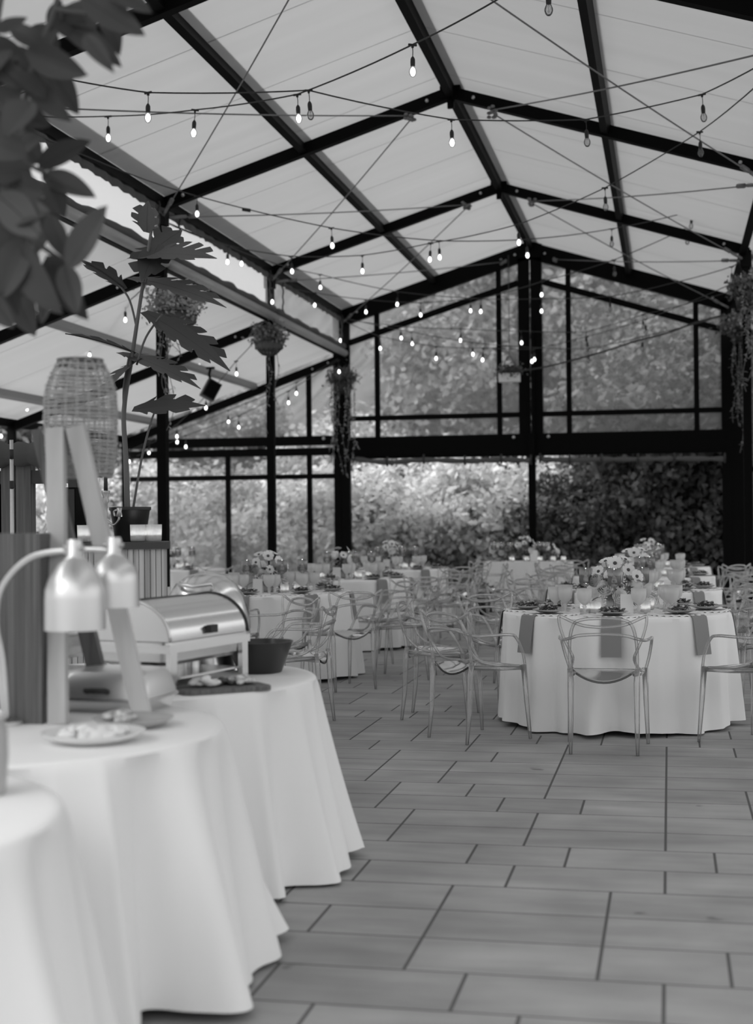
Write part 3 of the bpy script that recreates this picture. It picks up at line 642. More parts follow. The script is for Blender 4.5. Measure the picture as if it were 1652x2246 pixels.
def weld(o, d=1e-5):
    import bmesh
    bm = bmesh.new(); bm.from_mesh(o.data); bmesh.ops.remove_doubles(bm, verts=bm.verts, dist=d); bm.to_mesh(o.data); bm.free()
TZ = .752
def table_under(loc, label, r=.74):
    t = empty('round_table', loc, label, 'table')
    b = MB(); b.lathe([(0, .715), (r, .715), (r+.005, .73), (r, .745), (0, .745)], 40); b.build('tabletop', M['darkwood'], t)
    for k in range(4):
        a = PI/4+k*PI/2; b = MB(); b.tube([(.5*math.cos(a), .5*math.sin(a), 0), (.45*math.cos(a), .45*math.sin(a), .715)], .016, 8); b.build('leg', M['steel'], t)
    return t
def tablecloth(loc, label, seed, folds=13, amp=.10, Rt=.765, hemr=.045, kick=None, n=288):
    o = clothmesh(Rt, TZ, 0, folds, amp, seed, n=n, hemr=hemr, kick=kick).build('tablecloth', M['cloth'], None, True, loc, 50); weld(o)
    return tag(o, label, 'tablecloth')

# ---------------- clear chair
def make_chair():
    t = empty('clear_armchair', (0, 0, -60), 'clear plastic armchair', 'chair')
    Ax = [(-.193, -.235, 0), (-.192, -.205, .25), (-.195, -.195, .48), (-.196, -.215, .60), (-.190, -.24, .685), (-.166, -.262, .765), (-.115, -.272, .793), (0, -.278, .802)]
    def sym(h): return h+[(-x, y, z) for x, y, z in h[-2::-1]]
    P = smooth_path(sym(Ax[2:]), 6); b = MB(); b.tube(P, .0098, 8); b.build('back_arch', M['chair'], t, True)
    Bx = [(-.222, .17, .462), (-.218, .0, .474), (-.195, -.12, .505), (-.178, -.185, .56), (-.2, -.215, .62), (-.228, -.232, .685), (-.25, -.245, .76), (-.253, -.25, .808), (-.236, -.255, .808), (-.165, -.262, .776), (-.1, -.27, .757), (0, -.278, .749)]
    P = smooth_path(sym(Bx), 6); b = MB(); b.tube(P, .0092, 8); b.build('horn_rail', M['chair'], t, True)
    Cx = [(-.232, .205, .462), (-.255, .165, .55), (-.272, .10, .645), (-.275, .04, .668), (-.262, -.1, .668), (-.238, -.19, .668), (-.19, -.236, .682), (-.13, -.26, .70), (0, -.272, .708)]
    P = smooth_path(sym(Cx), 6); b = MB(); b.tube(P, .0098, 8); b.build('arm_rail', M['chair'], t, True)
    # seat: moulded shell, sagging to the back
    rows_t, rows_b = [], []
    for i in range(9):
        v = i/8; y = .225-.42*v; w = .222-.06*v
        rt = []
        for k in range(11):
            u = k/5-1; yy = y-(.02*(1-u*u) if i == 8 else 0); z = .462+.022*v*u*u-(.030*v*v)*(1-u*u)-.006*(1-v)*(1-u*u)-(.02*(1-v/.15) if v < .15 else 0)
            rt.append(Vector((u*w, yy, z)))
        rows_t.append(rt); rows_b.append([p-Vector((0, 0, .013)) for p in rt])
    b = MB(); b.grid(rows_t); b.grid([r[::-1] for r in rows_b])
    for r1, r2 in ((rows_t[0], rows_b[0]), (rows_t[-1], rows_b[-1]), ([r[0] for r in rows_t], [r[0] for r in rows_b]), ([r[-1] for r in rows_t], [r[-1] for r in rows_b])): b.grid([r1, r2])
    b.build('seat', M['seat'], t, True, edge=40)
    b = MB(); b.tube(rows_b[-1], .0065, 6); b.build('seat_back_edge', M['rim'], t, True)
    b = MB(); b.tube([(x, .215, .450) for x in (-.22, 0, .22)], .011, 6)
    for s in (-1, 1): b.tube([(s*.223, .2, .450), (s*.208, .0, .456), (s*.18, -.19, .470)], .015, 8)
    b.build('seat_apron', M['chair'], t, True)
    for s in (-1, 1):
        b = MB(); b.tube([(s*.226, .198, .468), (s*.231, .215, .25), (s*.240, .235, 0)], [.019, .016, .0105], 8); b.build('leg', M['chair'], t, True)
        b = MB(); b.tube([(s*.196, -.196, .50), (s*.192, -.205, .42), (s*.192, -.215, .2), (s*.194, -.238, 0)], [.016, .019, .016, .0105], 8); b.build('leg', M['chair'], t, True)
    KIDS[t.name] = list(t.children); return t
bpy.context.view_layer.update()
CH0 = make_chair(); KIDS[CH0.name] = [o for o in COL.objects if o.parent == CH0]
chair_used = [False]
def chair(x, y, face, label, group):
    rz = face-PI/2
    if not chair_used[0]:
        chair_used[0] = True; CH0.location = (x, y, 0); CH0.rotation_euler = (0, 0, rz); CH0['label'] = label; CH0['group'] = group; return CH0
    return dup(CH0, (x, y, 0), rz, label, group)

# ---------------- table ware prototypes (moved to the first table that uses them)
def proto(name, label, cat):
    t = empty(name, (0, 0, -70), label, cat); return t
def finish(t): KIDS[t.name] = [o for o in COL.objects if o.parent == t]; return t
PR = {}
t = proto('goblet', 'glass goblet', 'glass')
b = MB(); b.open_lathe([(0, .002), (.036, .002), (.038, .006), (.012, .014), (.009, .022), (.016, .03), (.009, .038), (.017, .047), (.009, .056), (.016, .064), (.03, .075), (.044, .095), (.050, .125), (.0505, .168), (.048, .168), (.047, .125), (.04, .097), (.02, .08), (0, .078)], 22)
b.build('bowl_and_stem', M['goblet'], t, True)
PR['goblet'] = finish(t)
t = proto('plate', 'plate', 'plate')
b = MB(); b.open_lathe([(0, .002), (.06, .002), (.075, .008), (.102, .018), (.104, .021), (.1, .0215), (.07, .012), (0, .010)], 32); b.build('plate_body', M['plate'], t, True); PR['plate'] = finish(t)
def salad_mesh(seed):
    rd = random.Random(seed); b = MB()
    for k in range(60):
        a = rd.uniform(0, 6.28); r = .065*math.sqrt(rd.random()); p = Vector((r*math.cos(a), r*math.sin(a), .012+.030*(1-(r/.07)**2)*rd.random()))
        leaf_quad(b, p, Vector((rd.uniform(-1, 1), rd.uniform(-1, 1), rd.uniform(-.1, .9))), rd.uniform(.025, .05), .7, .4)
    b.cur = 1
    for k in range(9):
        a = rd.uniform(0, 6.28); r = .05*math.sqrt(rd.random()); b.lathe([(0, -.006), (.008, -.003), (.009, .003), (0, .007)], 7, (r*math.cos(a), r*math.sin(a), .035+.01*rd.random()))
    return b
SAL = salad_mesh(1).build('salad', [M['green'], M['food']], None, False, (0, 0, -70)); tag(SAL, 'green salad', 'salad', None, 'stuff')
def napkin_mesh(Rt):
    b = MB(); rows = []; w = .062
    prof = [(Rt-.24, TZ+.006), (Rt-.1, TZ+.006), (Rt-.01, TZ+.006), (Rt+.012, TZ-.004), (Rt+.020, TZ-.03), (Rt+.034, TZ-.12), (Rt+.052, TZ-.245)]
    up = [[(r, s*w, z) for s in (-1, -.5, 0, .5, 1)] for r, z in prof]; dn = [[(r-.007*(1 if z < TZ-.002 else .2), y, z-(.005 if z > TZ-.002 else 0)) for r, y, z in row] for row in up]
    b.grid(up); b.grid([r[::-1] for r in dn]); b.grid([up[-1], dn[-1]]); b.grid([[r[0] for r in up], [r[0] for r in dn]]); b.grid([[r[-1] for r in up], [r[-1] for r in dn]])
    return b
NAP = napkin_mesh(.765).build('napkin', M['napkin'], None, True, (0, 0, -70), 35); tag(NAP, 'grey napkin', 'napkin')
b = MB(); n = 72; rows = []
for rr, z in ((0, .004), (.10, .005), (.15, .006), (.185, .010), (.19, .002)):
    rows.append([((rr*(1+(.02*math.sin(k*PI/2.25) if rr > .14 else 0)))*math.cos(2*PI*k/n), (rr*(1+(.02*math.sin(k*PI/2.25) if rr > .14 else 0)))*math.sin(2*PI*k/n), z+(.004*math.sin(k*PI/1.5) if rr > .12 else 0)) for k in range(n+1)])
b.grid([r[::-1] for r in rows]); MATP = b.build('placemat', M['white'], None, True, (0, 0, -70)); tag(MATP, 'lacy white placemat', 'placemat')
t = proto('votive', 'votive', 'candle')
b = MB(); b.open_lathe([(0, .002), (.034, .002), (.0365, .01), (.0385, .08), (.036, .08), (.034, .012), (0, .01)], 48, fn=lambda t, i: 1+.025*math.cos(16*t)); b.build('ribbed_glass', M['goblet'], t, True)
b = MB(); b.lathe([(0, .012), (.028, .012), (.028, .035), (0, .036)], 16); b.build('candle', M['wax'], t, True)
b = MB(); b.lathe([(0, .037), (.009, .045), (.007, .058), (0, .072)], 8); b.build('flame', M['flame'], t, True); PR['votive'] = finish(t)
t = proto('stem_candle', 'candle', 'candle')
b = MB(); b.open_lathe([(0, .002), (.042, .002), (.042, .007), (.008, .013), (.0065, .10), (.0065, .16), (.02, .172), (.042, .185), (.046, .2), (.046, .29), (.044, .29), (.043, .2), (.02, .186), (0, .184)], 20); b.build('stem_glass', M['glass'], t, True)
b = MB(); b.lathe([(0, .225), (.03, .226), (.039, .24), (.036, .25), (0, .252)], 16); b.build('floating_candle', M['wax'], t, True)
b = MB(); b.open_lathe([(0, .19), (.038, .196), (.042, .205), (.042, .235), (0, .235)], 16); b.build('water', M['glass'], t, True)
b = MB(); b.lathe([(0, .253), (.009, .262), (.007, .275), (0, .292)], 8); b.build('flame', M['flame'], t, True); PR['stem_candle'] = finish(t)
t = proto('menu_card', 'card', 'card')
b = MB(); b.box((0, 0, .065), (.085, .004, .125), Matrix.Rotation(-.12, 3, 'X')); b.box((0, .03, .06), (.085, .004, .12), Matrix.Rotation(.3, 3, 'X')); b.build('folded_card', M['white'], t); PR['menu_card'] = finish(t)
def rot_to(n):
    return Vector((0, 0, 1)).rotation_difference(Vector(n).normalized()).to_matrix()
def cosmos(parent, c, n, r, petal='petal'):
    Mx = rot_to(n); b = MB(); c = Vector(c)
    for k in range(8):
        a = 2*PI*k/8; d = Vector((math.cos(a), math.sin(a), 0)); s = Vector((-math.sin(a), math.cos(a), 0)); z = Vector((0, 0, 1))
        P = [d*r*.12, d*r*.5-s*r*.26+z*r*.12, d*r*.9-s*r*.30+z*r*.22, d*r*1.0+z*r*.20, d*r*.9+s*r*.30+z*r*.22, d*r*.5+s*r*.26+z*r*.12, d*r*.55+z*r*.08]
        b.add([c+Mx @ p for p in P], [(0, 1, 6), (1, 2, 6), (2, 3, 6), (3, 4, 6), (4, 5, 6), (5, 0, 6)])
    o = b.build('bloom', M[petal], parent, True)
    b = MB(); b.lathe([(0, -.004), (r*.26, 0), (r*.2, r*.14), (0, r*.18)], 10, c+Mx @ Vector((0, 0, r*.03)), Mx); b.build('flower_centre', M['disc'], o, True); return o
def rose(parent, c, n, r, petal='petal'):
    Mx = rot_to(n); b = MB(); c = Vector(c)
    for ring in range(4):
        rr = r*(1-.22*ring); m = 6-ring
        for k in range(m):
            a = 2*PI*k/m+ring*.6; rows = []
            for i in range(4):
                v = i/3; row = []
                for j in range(5):
                    u = (j/4-.5)*2*PI/m*1.5; q = rr*(.35+.65*math.sin(v*PI*.62))*(1+.08*math.cos(u*3)); zz = -r*.55+r*1.15*v*(1+.12*ring)-.0*u
                    row.append(c+Mx @ Vector((q*math.cos(a+u), q*math.sin(a+u), zz)))
                rows.append(row)
            b.grid(rows)
    b.lathe([(0, -r*.5), (r*.3, -r*.2), (r*.25, r*.4), (0, r*.5)], 10, c, Mx)
    return b.build('bloom', M[petal], parent, True)
def arrangement(name, label, seed, specs, vr=.055, vh=.075, nleaf=46, spread=.13):
    rd = random.Random(seed); t = empty(name, (0, 0, -70), label, 'flowers')
    b = MB(); b.open_lathe([(0, .002), (vr*.8, .002), (vr, .02), (vr*1.05, vh), (vr*.95, vh), (vr*.85, .03), (0, .02)], 20); b.build('vase', M['plate'], t, True)
    lf, st = MB(), MB()
    for k in range(nleaf):
        a = rd.uniform(0, 6.28); r = spread*math.sqrt(rd.random()); z = vh+rd.uniform(-.02, .12)
        leaf_quad(lf, Vector((r*math.cos(a)*.8, r*math.sin(a)*.8, z)), Vector((math.cos(a), math.sin(a), rd.uniform(-.6, .8))), rd.uniform(.05, .09), .6, .3)
    for kind, x, y, z, r, nx, ny, nz, pt in specs:
        st.tube([(x*.2, y*.2, vh*.7), (x*.7, y*.7, vh+(z-vh)*.5), (x, y, z)], .0022, 4)
        (cosmos if kind == 'c' else rose)(t, (x, y, z), (nx, ny, nz), r, pt)
    lf.build('foliage', M['green'], t); st.build('stems', M['stem'], t); return finish(t)
rs = random.Random(5)
A1S = [('r', -.055, -.10, .135, .05, -.2, -1, .5, 'petal'), ('r', .03, -.13, .085, .045, .2, -1, .4, 'petal'), ('c', -.005, -.11, .185, .035, 0, -1, .3, 'petal'), ('c', .03, -.10, .15, .03, .4, -1, .3, 'petal'), ('c', -.10, -.03, .24, .04, -.5, -.8, .6, 'petal'), ('c', .0, -.03, .29, .048, 0, -.9, .5, 'petal'), ('c', .08, -.05, .25, .042, .4, -.9, .4, 'petal'), ('c', .13, -.05, .21, .044, .6, -.7, .3, 'petal'), ('r', -.11, -.05, .18, .042, -.8, -.6, .4, 'petal2'), ('r', .12, -.02, .15, .045, .8, -.4, .4, 'petal'), ('c', -.06, .04, .30, .042, -.3, -.3, .9, 'petal'), ('c', .06, .05, .31, .04, .4, -.2, .9, 'petal'), ('r', -.03, .09, .2, .045, 0, .8, .5, 'petal'), ('r', .09, .09, .2, .045, .6, .7, .5, 'petal2'), ('c', -.13, .06, .22, .04, -1, .2, .6, 'petal')]
PR['flowers'] = arrangement('flower_arrangement', 'low flower arrangement of pale roses and cosmos', 3, A1S)
A2S = [('r', -.08, -.07, .17, .055, -.5, -.9, .5, 'petal'), ('r', .06, -.09, .14, .05, .3, -1, .4, 'petal'), ('c', .0, -.05, .28, .04, 0, -.8, .6, 'petal'), ('c', -.05, -.1, .1, .035, 0, -1, .2, 'petal'), ('r', .12, .0, .2, .05, .9, -.3, .5, 'petal2'), ('c', -.13, .0, .23, .04, -.8, -.4, .6, 'petal'), ('c', .1, .05, .29, .035, .4, 0, 1, 'petal2'), ('r', -.03, .08, .22, .05, 0, .6, .8, 'petal')]
PR['flowers2'] = arrangement('flower_arrangement', 'low flower arrangement of roses', 9, A2S, nleaf=60)
first = {}
def put(key, loc, rz, label, group, scale=None):
    if key in ('flowers', 'flowers2') and scale is None: scale = 1.12
    p = PR[key]
    if key not in first:
        first[key] = True; p.location = loc; p.rotation_euler = (0, 0, rz); p['label'] = label; p['group'] = group
        if scale: p.scale = (scale,)*3
        return p
    return dup(p, loc, rz, label, group, scale)
def put_mesh(o, loc, rz, label, group):
    if o.name not in first: first[o.name] = True; o.location = loc; o.rotation_euler = (0, 0, rz); o['label'] = label; o['group'] = group; return o
    c = o.copy(); COL.objects.link(c); c.location = loc; c.rotation_euler = (0, 0, rz); c['label'] = label; c['group'] = group; return c
SEATN = {0: 'right hand', 1: 'far right', 2: 'far', 3: 'far left', 4: 'left hand', 5: 'near left', 6: 'near', 7: 'near right'}
def setting(cx, cy, k, tn, rot=0., mats=True, water=2, plates=True, Rt=.765):
    a = k*PI/4+rot; ca, sa = math.cos(a), math.sin(a); sn = SEATN[k]
    L = lambda r, s, z: (cx+r*ca-s*sa, cy+r*sa+s*ca, z)
    if mats: put_mesh(MATP, L(.575, 0, TZ), a, 'lacy white placemat at the %s seat of %s' % (sn, tn), 'placemats on '+tn)
    put_mesh(NAP, (cx, cy, .003 if mats else 0), a, 'grey napkin hanging at the %s seat of %s' % (sn, tn), 'napkins on '+tn)
    if plates:
        z = TZ+(.014 if mats else .008)
        put('plate', L(.60, 0, z), a, 'grey salad plate at the %s seat of %s' % (sn, tn), 'plates on '+tn)
        put_mesh(SAL, L(.60, 0, z+.004), random.uniform(0, 6), 'dark green salad on the plate at the %s seat of %s' % (sn, tn), 'salads on '+tn)
    for j in range(water):
        put('goblet', L(.40-.05*j, (.13, -.12)[j], TZ+.001), random.uniform(0, 6), '%s glass goblet at the %s seat of %s' % (('left', 'right')[j], sn, tn), 'goblets on '+tn)
def ring(cx, cy, ks, tn, rad=1.22, rot=0., jit=.03):
    for k in ks:
        a = k*PI/4+rot+random.uniform(-jit, jit); r = rad+random.uniform(-.03, .04)
        chair(cx+r*math.cos(a), cy+r*math.sin(a), a+PI, 'clear plastic armchair at the %s seat of %s' % (SEATN[k], tn), 'chairs around '+tn)
def centre(cx, cy, tn, key, votives, candles, rot=0., card=None):
    put(key, (cx, cy, TZ+.001), rot, 'flower arrangement of pale blooms in the middle of '+tn, 'centrepieces')
    for i, (x, y) in enumerate(votives): put('votive', (cx+x, cy+y, TZ+.001), 0, 'ribbed glass votive with lit candle around the flowers of '+tn, 'votives on '+tn)
    for i, (x, y) in enumerate(candles): put('stem_candle', (cx+x, cy+y, TZ+.001), 0, 'stemmed glass with a lit floating candle among the flowers of '+tn, 'stemmed candles on '+tn)
    if card: put('menu_card', (cx+card[0], cy+card[1], TZ+.001), .05, 'white folded card in front of the flowers of '+tn, 'table cards')
T1 = (-.365, 9.87); n1 = 'the front right table'
table_under((*T1, 0), 'round table under the front white cloth on the right')
tablecloth((*T1, 0), 'white cloth on the front right round dining table', 4, 15, .115, hemr=.03)
for k in range(8): setting(*T1, k, n1, water=0 if k in (6, 2) else 2)
ring(*T1, [6, 5, 4, 7, 0, 3, 2, 1], n1)
centre(*T1, n1, 'flowers', [(-.19, -.26), (.2, -.27), (.22, .1), (-.12, -.3), (-.2, .12)], [(-.20, -.02), (.0, -.2), (.18, .12), (-.05, .2)], 0, (.085, -.30))
for j, (cy, nm, ks, st) in enumerate(((12.9, 'the second right table', [5, 4, 3, 7, 0, 1, 6], 8), (15.9, 'the third right table', [4, 5, 3, 0, 7, 1], 8), (18.9, 'the rearmost right table', [4, 5, 0, 7, 3], 8))):
    c = (-.31+.03*j, cy); table_under((*c, 0), 'round table under the cloth of %s' % nm[4:]); tablecloth((*c, 0), 'white cloth on '+nm, 20+j, 14, .10, n=160)
    for k in range(st): setting(*c, k, nm, mats=(j == 0), water=2 if j < 2 else 1)
    ring(*c, ks, nm); centre(*c, nm, 'flowers2' if j % 2 else 'flowers', [(-.2, -.2), (.22, -.18), (.1, .2)], [(-.16, .05), (.14, -.05), (0, .18), (.05, -.2)], j*1.3)
for j, (cx_, cy, nm, ks, st) in enumerate(((-3.55, 12.35, 'the first left table', [7, 0, 6, 1, 5, 2], range(8)), (-3.55, 15.4, 'the second left table', [7, 0, 6, 1], (5, 6, 7, 0, 1)), (-3.6, 18.45, 'the third left table', [7, 0, 6, 1], (5, 6, 7, 0)), (-6.75, 18.6, 'the side aisle table', [6, 7, 5], (5, 6, 7)))):
    c = (cx_, cy); table_under((*c, 0), 'round table under the cloth of %s' % nm[4:]); tablecloth((*c, 0), 'white cloth on '+nm, 40+j, 14, .10, n=160)
    for k in st: setting(*c, k, nm, mats=(j == 0), water=2)
    ring(*c, ks, nm); centre(*c, nm, ('flowers', 'flowers2')[j % 2], [(-.2, -.2), (.22, -.22), (.1, .2), (.3, -.05)], [(-.16, -.1), (.16, -.08), (.02, .18), (.3, .1)], .5+j*1.3, (-.02, -.25) if j < 3 else None)
# nearest left table, mostly hidden behind the chafing dishes
c = (-3.76, 9.35); nm = 'the table behind the chafing dishes'
table_under((*c, 0), 'round table under the cloth behind the chafing dishes'); tablecloth((*c, 0), 'white cloth on '+nm, 61, 14, .09, n=160); ring(*c, [0, 1], nm, 1.22, .04, .0)
for k in (7, 0, 1): setting(*c, k, nm, mats=False, water=1, plates=False)
# rectangular cake table at the back
def rect_cloth(x0, x1, y0, y1, z):
    b = MB(); per = []; n1_, n2_ = 60, 34
    for i in range(n1_): per.append((x0+(x1-x0)*i/n1_, y0, 0, -1))
    for i in range(n2_): per.append((x1, y0+(y1-y0)*i/n2_, 1, 0))
    for i in range(n1_): per.append((x1-(x1-x0)*i/n1_, y1, 0, 1))
    for i in range(n2_): per.append((x0, y1-(y1-y0)*i/n2_, -1, 0))
    rows = []
    for j in range(9):
        u = j/8; rows.append([(x+nx*(.01+u*(.03+.022*math.sin(i*.85+.6*math.sin(i*.21)))), y+ny*(.01+u*(.03+.022*math.sin(i*.85+.6*math.sin(i*.21)))), z-(z-.015)*u) for i, (x, y, nx, ny) in enumerate(per)])
    for a, c2 in zip(rows[:-1], rows[1:]): b.grid([a+[a[0]], c2+[c2[0]]][::-1])
    b.add([(x0-.01, y0-.01, z), (x1+.01, y0-.01, z), (x1+.01, y1+.01, z), (x0-.01, y1+.01, z)], [(0, 1, 2, 3)]); return b
CX0, CX1, CY0, CY1 = -2.72, -1.45, 21.2, 21.9
o = rect_cloth(0, CX1-CX0, 0, CY1-CY0, TZ).build('tablecloth', M['cloth'], None, True, (CX0, CY0, 0), 40); tag(o, 'pleated white cloth on the straight table at the back near the middle gable post', 'tablecloth')
t = empty('side_table', ((CX0+CX1)/2, (CY0+CY1)/2, 0), 'straight table under the pleated cloth at the back', 'table')
b = MB(); b.box((0, 0, .73), (1.22, .66, .025)); b.build('tabletop', M['darkwood'], t)
for sx in (-1, 1):
    for sy in (-1, 1): b = MB(); b.tube([(sx*.55, sy*.28, 0), (sx*.55, sy*.28, .72)], .016, 8); b.build('leg', M['steel'], t)
nb = 'the straight table at the back'
for i, (x, sc, k) in enumerate(((-2.55, .9, 'flowers2'), (-2.12, 1.15, 'flowers'), (-1.75, .85, 'flowers2'))): put(k, (x, 21.55, TZ+.001), i*1.1, ('left', 'tall middle', 'right')[i]+' flower arrangement on '+nb, 'flowers on '+nb, sc)
for x, y in ((-2.60, 21.4), (-2.49, 21.5), (-2.36, 21.45), (-1.92, 21.5), (-1.85, 21.45), (-1.81, 21.55)): put('stem_candle', (x, y, TZ+.001), 0, 'tall stemmed candle glass on '+nb, 'stemmed candles on '+nb, 1.0)
for x in (-2.32, -2.1, -1.9, -1.7, -1.55): put('votive', (x, 21.32, TZ+.001), 0, 'low votive with lit candle along the front of '+nb, 'votives on '+nb)
put('menu_card', (-2.0, 21.4, TZ+.001), 0, 'white card standing among the candles on '+nb, 'table cards', 1.3)
# small dark urn planter on the floor beside the front table's far chair
# ================================================================== BUFFET IN THE LEFT FOREGROUND
BUF = [((-2.13, 5.47), .73, 'far', 71, [(-.26, .05, .10), (.22, .06, .12)]), ((-2.05, 4.05), .71, 'middle', 75, [(.60, .17, .11), (-.10, .06, .09)]), ((-2.0, 2.70), .72, 'near', 79, [(-.3, .1, .2)])]
for (c, Rt, nm, sd, kk) in BUF:
    table_under((*c, 0), 'round table under the cloth of the %s buffet table' % nm, Rt-.03)
    tablecloth((*c, 0), 'floor-length white cloth on the %s of the three buffet tables' % nm, sd, 13, .24, Rt, .10, kk, 400)
# ---- tall grained panel
p = at(90, 1594, 4.16); zt = at(45, 1170, 4.16).z
t = empty('wooden_panel', (p.x-.19, 4.24, TZ), 'tall grey wooden panel with vertical grain standing on the middle buffet table', 'panel')
hgt = zt-TZ
b = MB(); n = 13
for k in range(n): b.box((-.19+.38*(k+.5)/n, 0, hgt/2), (.38/n-.0015, .15, hgt-.0))
b.build('slats', M['greywood'], t)
b = MB(); b.box((0, .01, hgt/2), (.372, .12, hgt-.012)); b.build('core', M['darkwood'], t)
# ---- two-headed heat lamp
base = at(4, 1602, 4.12); base.z = TZ
t = empty('heat_lamp', base, 'two-headed metal heat lamp with arched tube arms over the plates', 'heat lamp')
b = MB(); b.lathe([(.085, 0), (.085, .012), (.03, .02), (.02, .045), (0, .046)], 24, (-.03, .05, 0)); b.build('base', M['brush'], t, True, edge=40)
def px(pts, Y): return [at(x, y, Yy if Yy else Y)-base for x, y, Yy in pts]
arm1 = [base-base+Vector((0, .02, .03))]+px([(14, 1560, 4.1), (6, 1450, 4.08), (-8, 1370, 4.06), (0, 1300, 4.05), (30, 1252, 4.04), (70, 1222, 4.03), (120, 1210, 4.01), (163, 1208, 4.0)], 0)
arm2 = [Vector((-.02, .06, .03))]+px([(8, 1555, 4.16), (-4, 1450, 4.16), (-20, 1350, 4.18), (-4, 1275, 4.22), (40, 1232, 4.2), (100, 1212, 4.2), (180, 1205, 4.2), (246, 1207, 4.18)], 0)
for a in (arm1, arm2): b = MB(); b.tube(smooth_path(a, 6), .0105, 10); b.build('arm', M['brush'], t, True)
for x, ytop, ybot, Y, r in ((163, 1183, 1381, 4.0, .091), (250, 1178, 1331, 4.18, .077)):
    p = at(x, ytop, Y)-base; H = p.z+base.z-at(x, ybot, Y).z
    b = MB(); b.open_lathe([(0, 0), (.020, 0), (.024, -.01), (.024, -.05), (.034, -.062), (.050, -.075), (r*.86, -H*.44), (r*.98, -H*.56), (r, -H*.66), (r*1.01, -H), (r*.98, -H), (r*.96, -H*.66), (r*.8, -H*.46), (.03, -.08), (0, -.08)], 36); o = b.build('lamp_shade', M['brush'], t, True, p, 50)
    b = MB(); b.lathe([(0, -H*.42), (.02, -H*.45), (.04, -H*.6), (.045, -H*.72), (.03, -H*.83), (0, -H*.86)], 18); b.build('heat_bulb', M['china'], o, True)
    for s in (-1, 1): b = MB(); b.lathe([(0, -.01), (.009, -.006), (.009, .006), (0, .01)], 8, (s*.026, -.004, -.025)); b.build('thumb_screw', M['bolt'], o, True)
# ---- wooden tripod carrying a woven shade
foot = [at(128, 1592, 4.18), at(312, 1574, 4.39), at(229, 1560, 4.68)]
for q in foot: q.z = TZ
topq = [at(123, 938, 4.30), at(166, 934, 4.30), at(88, 940, 4.62)]
bs = (foot[0]+foot[1]+foot[2])/3; bs.z = TZ
t = empty('tripod_lantern', bs, 'woven lantern shade on a pale wooden tripod standing on the buffet', 'lantern')
for k in range(3):
    b = MB(); b.beam(foot[k]-bs, topq[k]-bs, .060, .028, (0, 1, 0)); b.build('leg', M['palewood'] if k < 2 else M['greywood'], t)
c = at(178, 1045, 4.47); sc = 4.47/FPX
prof = [(70, 0), (79, 45), (83, 110), (84, 170), (80, 205), (70, 235), (58, 255), (52, 268)]
t2 = MB(); 
def rad(z):
    for (r0, z0), (r1, z1) in zip(prof[:-1], prof[1:]):
        if z0 <= z <= z1: return r0+(r1-r0)*(z-z0)/(z1-z0)
    return prof[-1][0]
for i in range(31):
    z = 268*i/30; r = rad(z)*sc; ph = random.random()*6
    t2.tube([((r+.0025*math.sin(11*2*PI*k/44+ph+i*PI))*math.cos(2*PI*k/44), (r+.0025*math.sin(11*2*PI*k/44+ph+i*PI))*math.sin(2*PI*k/44), z*sc+.002*math.sin(3*2*PI*k/44+ph)) for k in range(44)], random.uniform(.0028, .0042), 5, True)
for k in range(20):
    a = 2*PI*k/20; t2.tube([(rad(268*i/10)*sc*math.cos(a), rad(268*i/10)*sc*math.sin(a), 268*sc*i/10) for i in range(11)], .0032, 5)
t2.build('woven_shade', M['rattan'], t, True, c-bs)
b = MB(); b.open_lathe([(50*sc, 258*sc), (54*sc, 258*sc), (54*sc, 274*sc), (48*sc, 274*sc)], 30); b.build('top_band', M['liner'], t, True, c-bs)
b = MB(); b.lathe([(0, 0), (.012, .0), (.012, .05), (0, .06)], 10, (0, 0, .12)); b.tube([(0, 0, 0), (0, 0, .13)], .008, 6); b.tube([topq[0]-c, (0, 0, .02), topq[1]-c], .008, 6); b.tube([(0, 0, .02), topq[2]-c], .008, 6); b.build('lamp_fitting', M['bolt'], t, True, c-bs)
# ---- plates in front
def food_heap(loc, r, h, label, n=26, m='food', sz=.022):
    b = MB()
    for k in range(n):
        a = random.uniform(0, 6.28); rr = r*math.sqrt(random.random()); s = random.uniform(.6, 1.3)*sz
        Mx = Matrix.Rotation(random.uniform(0, 6), 3, 'Z') @ Matrix.Rotation(random.uniform(-.5, .5), 3, 'X') @ Matrix.Diagonal((1.5, .8, .55))
        b.lathe([(0, -s), (s*.7, -s*.7), (s, 0), (s*.7, s*.7), (0, s)], 10, (rr*math.cos(a), rr*math.sin(a), s*.5+h*random.random()*(1-rr/r)), Mx)
    o = b.build('food_heap', M[m], None, True, loc); return tag(o, label, 'food', None, 'stuff')
def big_plate(name, loc, r, m, label, cat='plate'):
    b = MB(); b.open_lathe([(0, .004), (r*.6, .004), (r*.8, .010), (r*.99, .026), (r, .030), (r*.97, .031), (r*.78, .017), (r*.6, .012), (0, .012)], 48)
    b.lathe([(r*.58, 0), (r*.6, .005), (0, .005)], 40)
    return tag(b.build(name, M[m], None, True, loc, 60), label, cat)
p = at(205, 1616, 3.86); p.z = TZ+.001
big_plate('serving_plate', p, .150, 'china', 'white serving plate at the front edge of the middle buffet table')
food_heap(p+Vector((0, 0, .014)), .095, .02, 'pale food on the white serving plate', 30, 'white', .02)
q = at(292, 1585, 4.16); q.z = TZ+.001
big_plate('serving_platter', q, .125, 'plate', 'grey serving platter behind the white serving plate')
food_heap(q+Vector((-.045, .01, .014)), .05, .03, 'small heap of food on the grey platter', 14, 'food', .02)
